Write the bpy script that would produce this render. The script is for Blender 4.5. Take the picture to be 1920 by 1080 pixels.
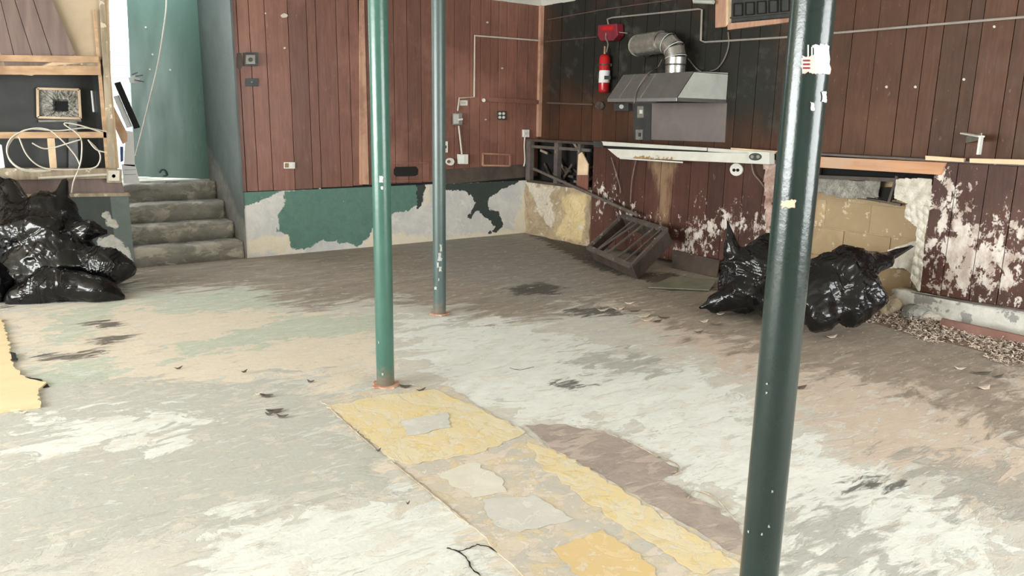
import bpy, math, random
import numpy as np
from mathutils import Vector, Matrix

for o in list(bpy.data.objects): bpy.data.objects.remove(o)
random.seed(7); RNG = np.random.default_rng(7)
SC = bpy.context.scene; COL = SC.collection

# ---------------------------------------------------------------- camera
F, PITCH, ROLL, YAW = 1447.2, 0.21838, 0.016413, 0.628515
CAM = np.array([0, 0, 1.5])
_fw = np.array([math.sin(YAW)*math.cos(PITCH), math.cos(YAW)*math.cos(PITCH), -math.sin(PITCH)])
_rt = np.array([math.cos(YAW), -math.sin(YAW), 0.0]); _up = np.cross(_rt, _fw)
_r = _rt*math.cos(ROLL)+_up*math.sin(ROLL); _u = -_rt*math.sin(ROLL)+_up*math.cos(ROLL)
cd = bpy.data.cameras.new('camera'); cam = bpy.data.objects.new('camera', cd); COL.objects.link(cam)
cd.sensor_width = 36; cd.lens = F/1920*36; cd.clip_start = .05
cam.matrix_world = Matrix(((_r[0], _u[0], -_fw[0], 0), (_r[1], _u[1], -_fw[1], 0), (_r[2], _u[2], -_fw[2], 1.5), (0, 0, 0, 1)))
SC.camera = cam

# ---------------------------------------------------------------- light
W = bpy.data.worlds.new('world'); SC.world = W; W.use_nodes = True
W.node_tree.nodes['Background'].inputs[0].default_value = (.93, .97, 1, 1)
W.node_tree.nodes['Background'].inputs[1].default_value = 2.2
def area(name, loc, rot, sx, sy, power, col=(1, 1, 1)):
    l = bpy.data.lights.new(name, 'AREA'); l.shape = 'RECTANGLE'; l.size = sx; l.size_y = sy; l.energy = power; l.color = col
    o = bpy.data.objects.new(name, l); o.location = loc; o.rotation_euler = rot; COL.objects.link(o); return o
area('daylight_front_window', (3.9, -2.93, 1.65), (math.radians(90), 0, 0), 4.2, 1.9, 165, (.97, 1, .985))
area('daylight_left_window', (-5.43, 4.2, 1.6), (math.radians(90), 0, math.radians(-90)), 6.4, 2.0, 500, (.97, 1, .985))
area('daylight_door', (1.6, 10.2, 2.6), (math.radians(-50), 0, 0), 1.6, 1.0, 25, (.93, .98, 1))
SC.view_settings.view_transform = 'Standard'; SC.view_settings.look = 'None'
SC.view_settings.exposure = 0.74; SC.view_settings.gamma = 1; SC.view_settings.use_curve_mapping = False

# ---------------------------------------------------------------- geometry helpers
def P(x, y, ax, val):                     # where the sight line of a photo point meets a real plane
    d = _fw*F+_r*(x-960)-_u*(y-540); return CAM+d*((val-CAM[ax])/d[ax])
def V(x, y, D): return CAM+D*(_fw+_r*(x-960)/F-_u*(y-540)/F)
def link(name, verts, faces, mat=None, parent=None, smooth=False):
    me = bpy.data.meshes.new(name); me.from_pydata([tuple(map(float, v)) for v in verts], [], faces); me.update()
    if mat: me.materials.append(mat)
    if smooth: me.shade_smooth()
    o = bpy.data.objects.new(name, me); COL.objects.link(o)
    if parent: o.parent = parent; o.matrix_parent_inverse = parent.matrix_world.inverted()
    return o
def tag(o, label=None, cat=None, group=None, kind=None):
    if label: o['label'] = label
    if cat: o['category'] = cat
    if group: o['group'] = group
    if kind: o['kind'] = kind
    return o
def empty(name, loc, label, cat, group=None):
    o = bpy.data.objects.new(name, None); o.empty_display_size = .1; COL.objects.link(o); o.location = [float(v) for v in loc]
    o.matrix_world = Matrix.Translation(o.location); return tag(o, label, cat, group)
class MB:
    def __init__(s): s.v = []; s.f = []
    def add(s, v, f): n = len(s.v); s.v += [tuple(map(float, q)) for q in v]; s.f += [tuple(n+i for i in q) for q in f]; return s
    def box(s, a, b):
        x0, x1 = sorted((a[0], b[0])); y0, y1 = sorted((a[1], b[1])); z0, z1 = sorted((a[2], b[2]))
        return s.add([(x0,y0,z0),(x1,y0,z0),(x1,y1,z0),(x0,y1,z0),(x0,y0,z1),(x1,y0,z1),(x1,y1,z1),(x0,y1,z1)],
                     [(0,3,2,1),(4,5,6,7),(0,1,5,4),(1,2,6,5),(2,3,7,6),(3,0,4,7)])
    def bar(s, a, b, w, h, up=(0, 0, 1)):
        a = np.array(a, float); b = np.array(b, float); d = b-a; d /= np.linalg.norm(d); u = np.array(up, float)
        sd = np.cross(d, u); sd /= np.linalg.norm(sd)+1e-9; u = np.cross(sd, d)
        q = [(-w/2, -h/2), (w/2, -h/2), (w/2, h/2), (-w/2, h/2)]
        return s.add([p+sd*i+u*j for p in (a, b) for i, j in q], [(0,1,2,3),(7,6,5,4),(0,4,5,1),(1,5,6,2),(2,6,7,3),(3,7,4,0)])
    def tube(s, pts, r, n=8, cap=True):
        pts = [np.array(p, float) for p in pts]; m = len(pts); rr = r if hasattr(r, '__len__') else [r]*m
        V_ = []; prev = None
        for i, p in enumerate(pts):
            t = pts[min(i+1, m-1)]-pts[max(i-1, 0)]; t /= np.linalg.norm(t)+1e-9
            if prev is None:
                a = np.array([0, 0, 1.]) if abs(t[2]) < .9 else np.array([1., 0, 0]); prev = np.cross(t, a)
            e1 = prev-t*(prev@t); e1 /= np.linalg.norm(e1); e2 = np.cross(t, e1); prev = e1
            V_ += [p+rr[i]*(math.cos(2*math.pi*k/n)*e1+math.sin(2*math.pi*k/n)*e2) for k in range(n)]
        f = [(i*n+k, i*n+(k+1) % n, (i+1)*n+(k+1) % n, (i+1)*n+k) for i in range(m-1) for k in range(n)]
        if cap: f += [tuple(range(n-1, -1, -1)), tuple((m-1)*n+k for k in range(n))]
        return s.add(V_, f)
    def prism(s, pts, off):
        n = len(pts); pts = [np.array(p, float) for p in pts]; off = np.array(off, float)
        return s.add(pts+[p+off for p in pts], [tuple(range(n-1, -1, -1)), tuple(range(n, 2*n))]+[(i, (i+1) % n, n+(i+1) % n, n+i) for i in range(n)])
    def build(s, name, mat, parent=None, smooth=False, bevel=0):
        o = link(name, s.v, s.f, mat, parent, smooth)
        if bevel:
            m = o.modifiers.new('bevel', 'BEVEL'); m.width = bevel; m.segments = 2; m.limit_method = 'ANGLE'
        if smooth:
            try: o.data.set_sharp_from_angle(angle=math.radians(40))
            except Exception: pass
        return o
AX = np.eye(3)
def pxprism(poly, ax, val, depth):         # outline standing on a real plane, given real thickness (towards -axis)
    return MB().prism([P(x, y, ax, val) for x, y in poly], AX[ax]*(-depth))
def smoothpath(pts, k=6):
    pts = [np.array(p, float) for p in pts]; out = []
    for i in range(len(pts)-1):
        p0, p1, p2, p3 = pts[max(i-1, 0)], pts[i], pts[i+1], pts[min(i+2, len(pts)-1)]
        for j in range(k):
            t = j/k; out.append(.5*((2*p1)+(-p0+p2)*t+(2*p0-5*p1+4*p2-p3)*t*t+(-p0+3*p1-3*p2+p3)*t**3))
    return out+[pts[-1]]
def pxpath(pts, ax, val, k=6): return smoothpath([P(q[0], q[1], ax, val if len(q) < 3 else q[2]) for q in pts], k)

def poly_sdf(U, poly):                     # signed distance (positive inside), U: (n,2)
    poly = np.array(poly, float); n = len(poly); d = np.full(len(U), 1e9); ins = np.zeros(len(U), bool)
    for i in range(n):
        a, b = poly[i], poly[(i+1) % n]; e = b-a; w = U-a
        t = np.clip((w@e)/(e@e+1e-12), 0, 1); d = np.minimum(d, np.hypot(*(w-t[:, None]*e).T))
        c = ((a[1] > U[:, 1]) != (b[1] > U[:, 1])) & (U[:, 0] < (b[0]-a[0])*(U[:, 1]-a[1])/(b[1]-a[1]+1e-12)+a[0]); ins ^= c
    return np.where(ins, d, -d)
def field(U, polys):
    f = np.full(len(U), -1e9)
    for p in polys: f = np.maximum(f, poly_sdf(U, p))
    return np.clip(f, -1, 1)
def set_attr(o, name, vals):
    a = o.data.attributes.new(name, 'FLOAT', 'POINT'); a.data.foreach_set('value', np.asarray(vals, np.float32))

# ---------------------------------------------------------------- materials
class NT:
    def __init__(s, name):
        s.m = bpy.data.materials.new(name); s.m.use_nodes = True; s.t = s.m.node_tree; s.n = s.t.nodes; s.b = s.n['Principled BSDF']
    def new(s, t, **k):
        x = s.n.new(t)
        for a, b in k.items(): setattr(x, a, b)
        return x
    def L(s, a, b): s.t.links.new(a, b)
    def math(s, op, a, b=None, c=None, clamp=False):
        x = s.new('ShaderNodeMath', operation=op, use_clamp=clamp)
        for i, q in enumerate((a, b, c)):
            if q is None: continue
            if isinstance(q, (int, float)): x.inputs[i].default_value = q
            else: s.L(q, x.inputs[i])
        return x.outputs[0]
    def mix(s, fac, a, b, blend='MIX'):
        x = s.new('ShaderNodeMix', data_type='RGBA', blend_type=blend)
        for i, q in ((0, fac), (6, a), (7, b)):
            if isinstance(q, (int, float)): x.inputs[i].default_value = q
            elif isinstance(q, tuple): x.inputs[i].default_value = (*q, 1)
            else: s.L(q, x.inputs[i])
        return x.outputs[2]
    def coord(s, stretch=(1, 1, 1), rot=(0, 0, 0), world=True, off=(0, 0, 0)):
        g = s.new('ShaderNodeNewGeometry').outputs['Position'] if world else s.new('ShaderNodeTexCoord').outputs['Object']
        mp = s.new('ShaderNodeMapping'); mp.inputs['Scale'].default_value = stretch; mp.inputs['Rotation'].default_value = rot; mp.inputs['Location'].default_value = off
        s.L(g, mp.inputs['Vector']); return mp.outputs[0]
    def noise(s, co, scale=5, detail=8, rough=.6, dist=0):
        x = s.new('ShaderNodeTexNoise'); x.inputs['Scale'].default_value = scale; x.inputs['Detail'].default_value = detail
        x.inputs['Roughness'].default_value = rough; x.inputs['Distortion'].default_value = dist; s.L(co, x.inputs['Vector']); return x.outputs['Fac']
    def ramp(s, v, lo, hi):
        x = s.new('ShaderNodeMapRange'); x.clamp = True; x.inputs[1].default_value = lo; x.inputs[2].default_value = hi; s.L(v, x.inputs[0]); return x.outputs[0]
    def attr(s, name): return s.new('ShaderNodeAttribute', attribute_name=name).outputs['Fac']
    def bump(s, h, strength=.3, dist=.01):
        x = s.new('ShaderNodeBump'); x.inputs['Strength'].default_value = strength; x.inputs['Distance'].default_value = dist
        s.L(h, x.inputs['Height']); s.L(x.outputs[0], s.b.inputs['Normal']); return x
    def out(s, col, rough=.6, metal=0, spec=None):
        for k, q in (('Base Color', col), ('Roughness', rough), ('Metallic', metal), ('Specular IOR Level', spec)):
            if q is None: continue
            i = s.b.inputs[k]
            if isinstance(q, tuple): i.default_value = (*q, 1)
            elif isinstance(q, (int, float)): i.default_value = q
            else: s.L(q, i)
        return s.m
def mat(name, c1, c2=None, scale=6, stretch=(1, 1, 1), rough=.6, metal=0, chips=None, chip_thr=.68, chip_scale=9, bump=.25, bdist=.004, c3=None, spec=None, rvar=.12, vary=0):
    t = NT(name); co = t.coord(stretch); c2 = c2 or tuple(x*.7 for x in c1)
    n = t.noise(co, scale, 8, .62, .4); col = t.mix(t.ramp(n, .34, .66), c1, c2)
    if c3: col = t.mix(t.ramp(t.noise(t.coord(off=(3, 7, 2)), scale*.35, 5), .5, .62), col, c3)
    h = t.noise(co, scale*5, 5)
    if chips:
        m = t.ramp(t.noise(t.coord(off=(9, 1, 4)), chip_scale, 10, .65), chip_thr, chip_thr+.02); col = t.mix(m, col, chips); h = t.math('SUBTRACT', h, m)
    if vary:
        r = t.new('ShaderNodeObjectInfo').outputs['Random']; col = t.mix(1.0, col, t.mix(r, (1-vary,)*3, (1+vary,)*3), 'MULTIPLY')
    t.bump(h, bump, bdist)
    return t.out(col, t.math('ADD', t.math('MULTIPLY', t.math('SUBTRACT', n, .5), rvar*4), rough, clamp=True), metal, spec)
def layered(name, base, layers, rough=.7, bumpd=.004, fine=40, spec=None):
    """base=(c1,c2,scale,stretch); layer=(attr or bias, c1, c2, amp, nscale, stretch, soft, opacity)"""
    t = NT(name); n0 = t.noise(t.coord(base[3]), base[2], 9, .65, .5); col = t.mix(t.ramp(n0, .38, .62), base[0], base[1])
    h = t.math('MULTIPLY', n0, .6)
    for i, (at, c1, c2, amp, ns, st, soft, op) in enumerate(layers):
        co = t.coord(st, off=(i*3.7, i*1.9, i*5.1)); n = t.noise(co, ns, 10, .66, .6)
        v = t.math('MULTIPLY_ADD', t.math('SUBTRACT', n, .5), amp, t.attr(at) if isinstance(at, str) else at)
        m = t.math('MULTIPLY', t.math('MULTIPLY_ADD', v, 1/soft, .5, clamp=True), op)
        cc = t.mix(t.ramp(t.noise(t.coord(st, off=(i*2.1, 8, i)), ns*1.7, 8, .7), .36, .64), c1, c2)
        col = t.mix(m, col, cc); h = t.math('MULTIPLY_ADD', m, .5 if i % 2 else -.5, h)
    h = t.math('MULTIPLY_ADD', t.noise(t.coord(), fine, 4), .35, h)
    t.bump(h, .5, bumpd)
    rr = t.math('MULTIPLY_ADD', n0, .25, rough-.12) if isinstance(rough, float) else rough
    return t.out(col, rr, 0, spec)

M = {}
S = (1, 1, 1)
M['black'] = mat('black_void', (.006, .006, .006), (.012, .012, .01), rough=.9)
M['plaster_tan'] = mat('tan_plaster', (.60, .50, .34), (.42, .34, .22), 5, chips=(.75, .70, .6), chip_thr=.6, chip_scale=6, rough=.85, bdist=.012)
M['wood_light'] = mat('bare_pine', (.60, .40, .24), (.42, .26, .15), 4, (1, 1, 6), rough=.7, c3=(.33, .2, .12))
M['wood_cream'] = mat('pale_pine', (.80, .62, .42), (.62, .44, .27), 5, (1, 1, 1), rough=.7)
M['wood_old'] = mat('weathered_stud', (.42, .35, .25), (.24, .19, .13), 5, (3, 3, .6), rough=.8, chips=(.6, .52, .4), chip_thr=.6)
M['wood_dark'] = mat('dark_stained_wood', (.09, .065, .05), (.045, .035, .03), 5, rough=.6, chips=(.25, .2, .16), chip_thr=.66)
M['wood_grey'] = mat('grey_worn_wood', (.14, .115, .10), (.08, .065, .058), 5, rough=.7, chips=(.30, .25, .22), chip_thr=.62)
M['wood_orange'] = mat('fresh_cut_lumber', (.62, .33, .18), (.46, .24, .13), 4, (2, .5, 5), rough=.65, c3=(.5, .33, .22))
M['steel'] = mat('dull_galvanised_steel', (.34, .335, .325), (.28, .275, .27), 5, rough=.38, metal=.75, chips=(.3, .29, .27), chip_thr=.7)
M['steel_pale'] = mat('pale_galvanised_steel', (.55, .57, .52), (.45, .47, .43), 5, rough=.5, metal=.05)  # pale metal parts, and the lit copy of the hood steel
M['steel_sheet'] = mat('brownish_steel_sheet', (.25, .215, .205), (.20, .17, .165), 3, rough=.45, metal=.3)
M['duct'] = mat('ribbed_duct_metal', (.62, .62, .58), (.42, .42, .39), 6, rough=.3, metal=.85)
M['red'] = mat('red_enamel', (.50, .018, .02), (.38, .012, .015), 5, rough=.25, rvar=.05)
M['red_dark'] = mat('dusty_dark_red_enamel', (.24, .02, .035), (.15, .015, .025), 7, rough=.45)
M['white'] = mat('white_plastic', (.78, .76, .70), (.68, .66, .6), 8, rough=.45)
M['white_metal'] = mat('white_painted_metal', (.70, .70, .64), (.60, .60, .54), 5, rough=.4)
M['brass'] = mat('tarnished_brass', (.35, .25, .12), (.2, .14, .08), 8, rough=.45, metal=.6)
M['grey_metal'] = mat('grey_box_metal', (.30, .29, .26), (.2, .19, .17), 8, rough=.5, metal=.3)
M['dark_metal'] = mat('dark_box_metal', (.05, .055, .05), (.03, .03, .03), 8, rough=.5)
M['conduit'] = mat('conduit_grey_paint', (.40, .36, .32), (.3, .27, .24), 6, rough=.5, metal=.2)
M['conduit_dark'] = mat('conduit_brown_paint', (.13, .085, .07), (.1, .07, .055), 6, rough=.5)
M['cable'] = mat('cream_cable', (.62, .58, .50), (.5, .46, .38), 9, rough=.5)
M['cable_dark'] = mat('dirty_cable', (.22, .18, .15), (.15, .12, .1), 9, rough=.6)
M['paper'] = mat('white_paper', (.85, .85, .82), (.78, .8, .8), 9, rough=.8)
M['foil'] = mat('crumpled_foil', (.62, .6, .54), (.3, .28, .24), 14, rough=.35, metal=.6, bump=1, bdist=.02)
M['tan_board'] = mat('bare_tan_board', (.50, .40, .28), (.42, .33, .23), 3, rough=.85)
M['copper_wood'] = mat('bare_wood_batten', (.58, .34, .22), (.40, .22, .15), 5, (4, 4, .5), rough=.55, c3=(.3, .15, .1))
M['rust'] = mat('rust', (.42, .20, .12), (.62, .40, .30), 20, rough=.9, bdist=.01)
M['siding'] = mat('white_siding', (.92, .94, .95), (.86, .89, .9), 3, rough=.6)
M['blue'] = mat('blue_print', (.05, .1, .3), (.04, .08, .22), 5)
M['brown_panel'] = mat('brown_panelling', (.20, .14, .12), (.15, .10, .09), 4, (4, 4, .4), rough=.5, vary=.15)
M['brown_board'] = mat('weathered_red_board', (.24, .12, .09), (.17, .085, .065), 4, rough=.7, chips=(.4, .3, .25), chip_thr=.68)

def post_mat(name, c1, c2, rough):
    t = NT(name); n = t.noise(t.coord(), 4, 6); col = t.mix(t.ramp(n, .35, .65), c1, c2)
    ch = t.ramp(t.noise(t.coord((1, 1, .6), off=(2, 5, 1)), 14, 6, .7), .73, .75); col = t.mix(ch, col, (.6, .62, .58))
    rust = t.ramp(t.math('MULTIPLY_ADD', t.noise(t.coord(), 25, 5), .16, t.new('ShaderNodeSeparateXYZ').outputs[2]), 0, 1)
    sp = t.new('ShaderNodeSeparateXYZ'); t.L(t.new('ShaderNodeNewGeometry').outputs['Position'], sp.inputs[0])
    lo = t.math('MULTIPLY_ADD', t.noise(t.coord(), 30, 5), -.3, sp.outputs[2])
    col = t.mix(t.ramp(lo, -.02, -.14), col, (.16, .12, .09))
    t.bump(t.noise(t.coord(), 45, 4), .25, .003); return t.out(col, rough, 0, .6)
M['post_green'] = post_mat('glossy_green_paint', (.05, .135, .105), (.038, .105, .083), .25)
M['post_grey'] = post_mat('grey_green_paint', (.07, .105, .10), (.055, .085, .082), .33)
M['post_black'] = post_mat('blackish_green_paint', (.012, .028, .025), (.008, .020, .018), .22)

def bag_mat():
    t = NT('black_bin_liner'); co = t.coord((1, 1, 1), world=False)
    w = t.new('ShaderNodeTexVoronoi', feature='DISTANCE_TO_EDGE'); w.inputs['Scale'].default_value = 7
    nz = t.new('ShaderNodeTexNoise'); nz.inputs['Scale'].default_value = 4; nz.inputs['Detail'].default_value = 4; t.L(co, nz.inputs['Vector'])
    mx = t.new('ShaderNodeMix', data_type='VECTOR'); mx.inputs[0].default_value = .22; t.L(co, mx.inputs[4]); t.L(nz.outputs['Color'], mx.inputs[5])
    t.L(mx.outputs[1], w.inputs['Vector'])
    h = t.math('MULTIPLY_ADD', t.noise(co, 6, 3, .5, 1.5), 1.0, t.math('POWER', w.outputs['Distance'], .6))
    t.bump(h, .3, .02); return t.out((.0045, .0045, .005), .17, 0, .45)
M['bag'] = bag_mat()

# back wall and right wall panelling (worn glossy dark red-brown boards)
def plank_mat(name, c1, c2, rough, soot=False, peel=False):
    t = NT(name); r = t.new('ShaderNodeObjectInfo').outputs['Random']
    g = t.noise(t.coord((5, 5, .45)), 7, 8, .65, .8); big = t.noise(t.coord(off=(4, 4, 4)), 1.3, 5)
    col = t.mix(t.ramp(g, .3, .7), c1, c2); col = t.mix(1.0, col, t.mix(r, (.78, .78, .78), (1.2, 1.15, 1.1)), 'MULTIPLY')
    col = t.mix(t.math('MULTIPLY', t.ramp(big, .5, .7), .6), col, tuple(min(1, x*1.55) for x in c1))
    sc = t.math('MULTIPLY', t.ramp(t.noise(t.coord((1, 1, .35), off=(7, 1, 1)), 22, 8, .75), .62, .70), .35); col = t.mix(sc, col, (.42, .30, .26))
    ch = t.ramp(t.noise(t.coord(off=(1, 6, 2)), 13, 3, .5), .79, .80); col = t.mix(ch, col, (.8, .74, .68))
    if soot:
        v = t.math('MULTIPLY_ADD', t.math('SUBTRACT', t.noise(t.coord(), 2.2, 6), .5), 1.0, t.attr('soot'))
        col = t.mix(t.math('MULTIPLY', t.ramp(v, -.2, .3), .93), col, t.mix(t.ramp(t.noise(t.coord(), 5, 7), .55, .75), (.012, .015, .012), (.06, .062, .05)))
    h = g
    if peel:
        v = t.math('MULTIPLY_ADD', t.math('SUBTRACT', t.noise(t.coord((1, 1, .7)), 14, 10, .70, .3), .5), 1.5, t.math('ADD', t.math('MULTIPLY', t.attr('peel'), .75), -.06))
        m = t.math('MULTIPLY', t.ramp(v, -.015, .05), .92); col = t.mix(m, col, t.mix(t.ramp(t.noise(t.coord((1, 1, .5)), 14, 8), .4, .62), (.74, .68, .62), (.45, .36, .31)))
        h = t.math('SUBTRACT', g, m)
        st = t.math('MULTIPLY_ADD', t.math('SUBTRACT', t.noise(t.coord((1, 1, .3)), 9, 8, .7), .5), .5, t.attr('stain'))
        col = t.mix(t.math('MULTIPLY', t.ramp(st, -.02, .1), .6), col, (.36, .24, .14))
    t.bump(h, .3, .003); return t.out(col, t.math('MULTIPLY_ADD', t.noise(t.coord(off=(3, 3, 3)), 6, 6), .35, rough-.15), 0, .33)
M['plank_back'] = plank_mat('dark_red_panelling', (.235, .112, .083), (.150, .070, .052), .34)
M['plank_right'] = plank_mat('dark_brown_panelling', (.094, .040, .020), (.058, .025, .013), .50, soot=True)
M['plank_low'] = plank_mat('peeling_red_brown_panelling', (.088, .036, .025), (.055, .024, .018), .52, peel=True)

# ---------------------------------------------------------------- setting: room dimensions
XL, XU, YB, ZC = 6.09, 6.32, 8.15, 2.95
X0, Y0 = -5.5, -3.0
def S_(o): return tag(o, kind='structure')

def grid(name, origin, eu, ev, nu, nv, m, parent=None, thick=None, smooth=False):
    origin = np.array(origin, float); eu = np.array(eu, float); ev = np.array(ev, float)
    U, Vv = np.meshgrid(np.linspace(0, 1, nu+1), np.linspace(0, 1, nv+1)); co = origin+U.reshape(-1, 1)*eu+Vv.reshape(-1, 1)*ev
    idx = np.arange((nu+1)*(nv+1)).reshape(nv+1, nu+1)
    f = np.stack([idx[:-1, :-1], idx[:-1, 1:], idx[1:, 1:], idx[1:, :-1]], -1).reshape(-1, 4).tolist()
    v = co.tolist()
    if thick is not None:
        th = np.array(thick, float); n0 = len(v)
        ring = list(idx[0, :])+list(idx[1:, -1])+list(idx[-1, -2::-1])+list(idx[-2:0:-1, 0])
        v += [tuple(co[i]+th) for i in ring]; k = len(ring)
        f += [(ring[(i+1) % k], ring[i], n0+i, n0+(i+1) % k) for i in range(k)]; f += [tuple(n0+i for i in range(k-1, -1, -1))]
    o = link(name, v, f, m, parent, smooth); return o, np.array(v)

# floor -----------------------------------------------------------
FX0, FX1, FY0, FY1 = -5.5, 6.6, -3.0, 8.2
floor, fc = grid('floor', (FX0, FY0, 0), (FX1-FX0, 0, 0), (0, FY1-FY0, 0), 360, 350, None, smooth=True); S_(floor)
Uf = fc[:, :2]
def fpx(poly): return [P(x, y, 2, 0)[:2] for x, y in poly]
FL = {
 'grime': [[(180,470),(985,425),(1100,440),(1450,500),(1920,600),(1960,830),(1660,720),(1480,690),(1250,610),(1150,560),(980,600),(840,580),(740,560),(560,575),(520,540),(240,540)]],
 'pink': [[(1150,560),(1480,590),(1960,700),(1960,1010),(1830,900),(1600,850),(1500,780),(1380,700),(1250,640)]],
 'greige': [[(-200,770),(60,690),(330,720),(560,700),(640,760),(720,860),(760,930),(520,930),(430,1000),(200,1010),(-60,1100),(-300,1000)]],
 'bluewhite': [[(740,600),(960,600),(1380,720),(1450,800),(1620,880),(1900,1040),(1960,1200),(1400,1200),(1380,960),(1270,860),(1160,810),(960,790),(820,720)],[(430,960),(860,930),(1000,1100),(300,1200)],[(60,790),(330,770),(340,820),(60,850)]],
 'peach': [[(0,585),(250,560),(700,590),(720,700),(640,740),(520,700),(300,730),(60,700)],[(560,720),(860,720),(900,800),(1450,1100),(980,1100),(700,860)]],
 'green': [[(320,650),(560,590),(720,590),(720,620),(520,640),(320,680)],[(60,690),(230,668),(215,712),(80,716)],[(100,590),(240,560),(160,630),(90,650)],[(250,560),(500,530),(560,575),(300,590)]],
 'dark': [[(158,606),(205,600),(232,602),(225,611),(190,616)],[(178,637),(215,628),(248,630),(235,641),(195,645)],[(75,665),(140,662),(205,650),(200,662),(140,672),(90,674)],[(950,540),(1010,530),(1050,538),(1035,552),(965,553)],[(1040,720),(1075,716),(1100,722),(1065,728)],[(1060,580),(1140,575),(1170,590),(1080,592)],[(1640,900),(1700,905),(1650,915),(1600,912)],[(990,438),(1105,462),(1180,512),(1260,512),(1350,545),(1210,528),(1120,505),(1060,475)],[(250,528),(130,545),(0,580),(0,572),(200,560)],[(150,640),(190,636),(200,640),(160,644)]],  # dark spots; the long band at the wall foot is crate shadow painted in
 'greystain': [[(1700,860),(1900,860),(1960,960),(1800,950)],[(1470,960),(1600,950),(1640,1080),(1480,1080)],[(740,440),(1020,440),(1130,540),(1000,570),(840,520)],[(1080,660),(1200,670),(1230,700),(1130,700)]],
}
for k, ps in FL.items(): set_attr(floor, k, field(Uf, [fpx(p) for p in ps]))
sx = (.75, 1.3, 1)
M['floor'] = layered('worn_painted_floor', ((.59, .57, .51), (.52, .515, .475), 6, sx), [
 ('peach', (.72, .63, .51), (.66, .59, .49), 1.6, 5, sx, .05, .9),
 ('greige', (.46, .455, .415), (.43, .44, .41), 1.5, 4.5, sx, .08, .85),
 ('bluewhite', (.76, .78, .745), (.67, .69, .66), 1.9, 4.5, sx, .06, .9),  # pale paint, lightened further to make up for weaker light on mid floor
 ('pink', (.60, .49, .40), (.55, .44, .36), 1.6, 4.0, sx, .2, .85),
 ('green', (.42, .49, .40), (.50, .54, .46), 1.0, 8, sx, .03, .85),
 (-.10, (.68, .61, .52), (.60, .57, .50), 1.3, 9, sx, .05, .5),
 (-.13, (.67, .69, .67), (.61, .63, .61), 1.4, 12, (.5, 1.5, 1), .05, .55),
 ('grime', (.33, .275, .22), (.21, .175, .14), 2.2, 4.5, (.6, 1.6, 1), .25, .86),
 ('greystain', (.25, .245, .22), (.34, .335, .31), 1.8, 8, (.5, 1.6, 1), .12, .65),
 (-.17, (.36, .335, .30), (.44, .39, .33), 1.4, 11, (.5, 1.7, 1), .08, .4),
 (-.16, (.60, .55, .48), (.54, .50, .43), 1.5, 10, (.35, 2.0, 1), .06, .45),
 ('dark', (.05, .045, .04), (.09, .08, .07), .6, 12, (.5, 1.8, 1), .06, .85),
 (-.20, (.72, .69, .62), (.70, .63, .54), 1.5, 22, (.6, 1.5, 1), .02, .6),
 (-.235, (.27, .245, .21), (.36, .31, .26), 1.5, 32, (.5, 1.7, 1), .03, .5),
 (-.31, (.07, .06, .05), (.1, .08, .06), 1.6, 40, (.5, 1.6, 1), .02, .7)], rough=.78, bumpd=.012, spec=.3)
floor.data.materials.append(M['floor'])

# ceiling and unseen walls with window openings behind the viewer
M['ceil'] = mat('ceiling_paint', (.62, .58, .50), (.52, .48, .42), 2, rough=.9)
S_(MB().box((X0, Y0, ZC), (XU+.1, YB+.1, ZC+.1)).build('ceiling', M['ceil']))
M['wallpaint'] = mat('front_wall_paint', (.55, .5, .42), (.45, .4, .34), 2, rough=.9)
w = MB(); w.box((X0, Y0-.12, 0), (1.7, Y0, ZC)).box((6.1, Y0-.12, 0), (6.6, Y0, ZC)).box((1.7, Y0-.12, 0), (6.1, Y0, .65)).box((1.7, Y0-.12, 2.65), (6.1, Y0, ZC))
S_(w.build('wall_front', M['wallpaint']))
w = MB(); w.box((X0-.12, Y0, 0), (X0, .9, ZC)).box((X0-.12, 7.5, 0), (X0, YB, ZC)).box((X0-.12, .9, 0), (X0, 7.5, .55)).box((X0-.12, .9, 2.65), (X0, 7.5, ZC))
S_(w.build('wall_left', M['wallpaint']))

# back wall -------------------------------------------------------
wb = MB(); wb.box((2.44, YB+.02, 0), (XU+.15, YB+.2, ZC)); wback = S_(wb.build('wall_back', M['black']))
edges = [2.445, 2.49, 2.61, 2.77, 3.01, 3.21, 3.31, 3.54, 3.68, 3.80]
edges2 = [3.87, 4.05, 4.22, 4.39, 4.57, 4.72, 4.86, 5.02, 5.24, 5.39, 5.54, 5.66, 5.78, 5.95, 6.11, 6.318]
for E_ in (edges, edges2):
    for a, b in zip(E_[:-1], E_[1:]):
        zb = .693+(a-2.4)*.012+random.uniform(-.004, .004); g = .003
        MB().box((a+g, YB-.002+random.uniform(-.003, .002), zb), (b-g, YB+.02, ZC)).build('plank', M['plank_back'], wback, bevel=.002)
# painted masonry band under the panelling
band, bc = grid('masonry_base', (2.44, YB-.03, -.01), (XL-2.44+.25, 0, 0), (0, 0, .70), 260, 50, None, wback, thick=(0, .06, 0))
Ub = bc[:, [0, 2]]
def bpx(p): return [P(x, y, 1, YB-.03)[[0, 2]] for x, y in p]
set_attr(band, 'green', field(Ub, [bpx(p) for p in [[(440,350),(535,350),(500,372),(460,388),(452,400),(440,380)],[(535,360),(690,335),(785,345),(790,375),(770,395),(740,400),(725,410),(700,425),(690,445),(670,462),(650,455),(605,450),(580,468),(545,466),(540,440),(520,435),(522,405),(532,385)]]]))
set_attr(band, 'dark', field(Ub, [bpx(p) for p in [[(780,345),(800,342),(790,385),(782,390)],[(830,345),(980,335),(960,348),(935,358),(915,372),(918,392),(935,398),(945,420),(935,435),(915,438),(928,425),(918,412),(908,406),(895,392),(880,412),(878,405),(892,380),(874,358),(832,356)]]]))
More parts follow.
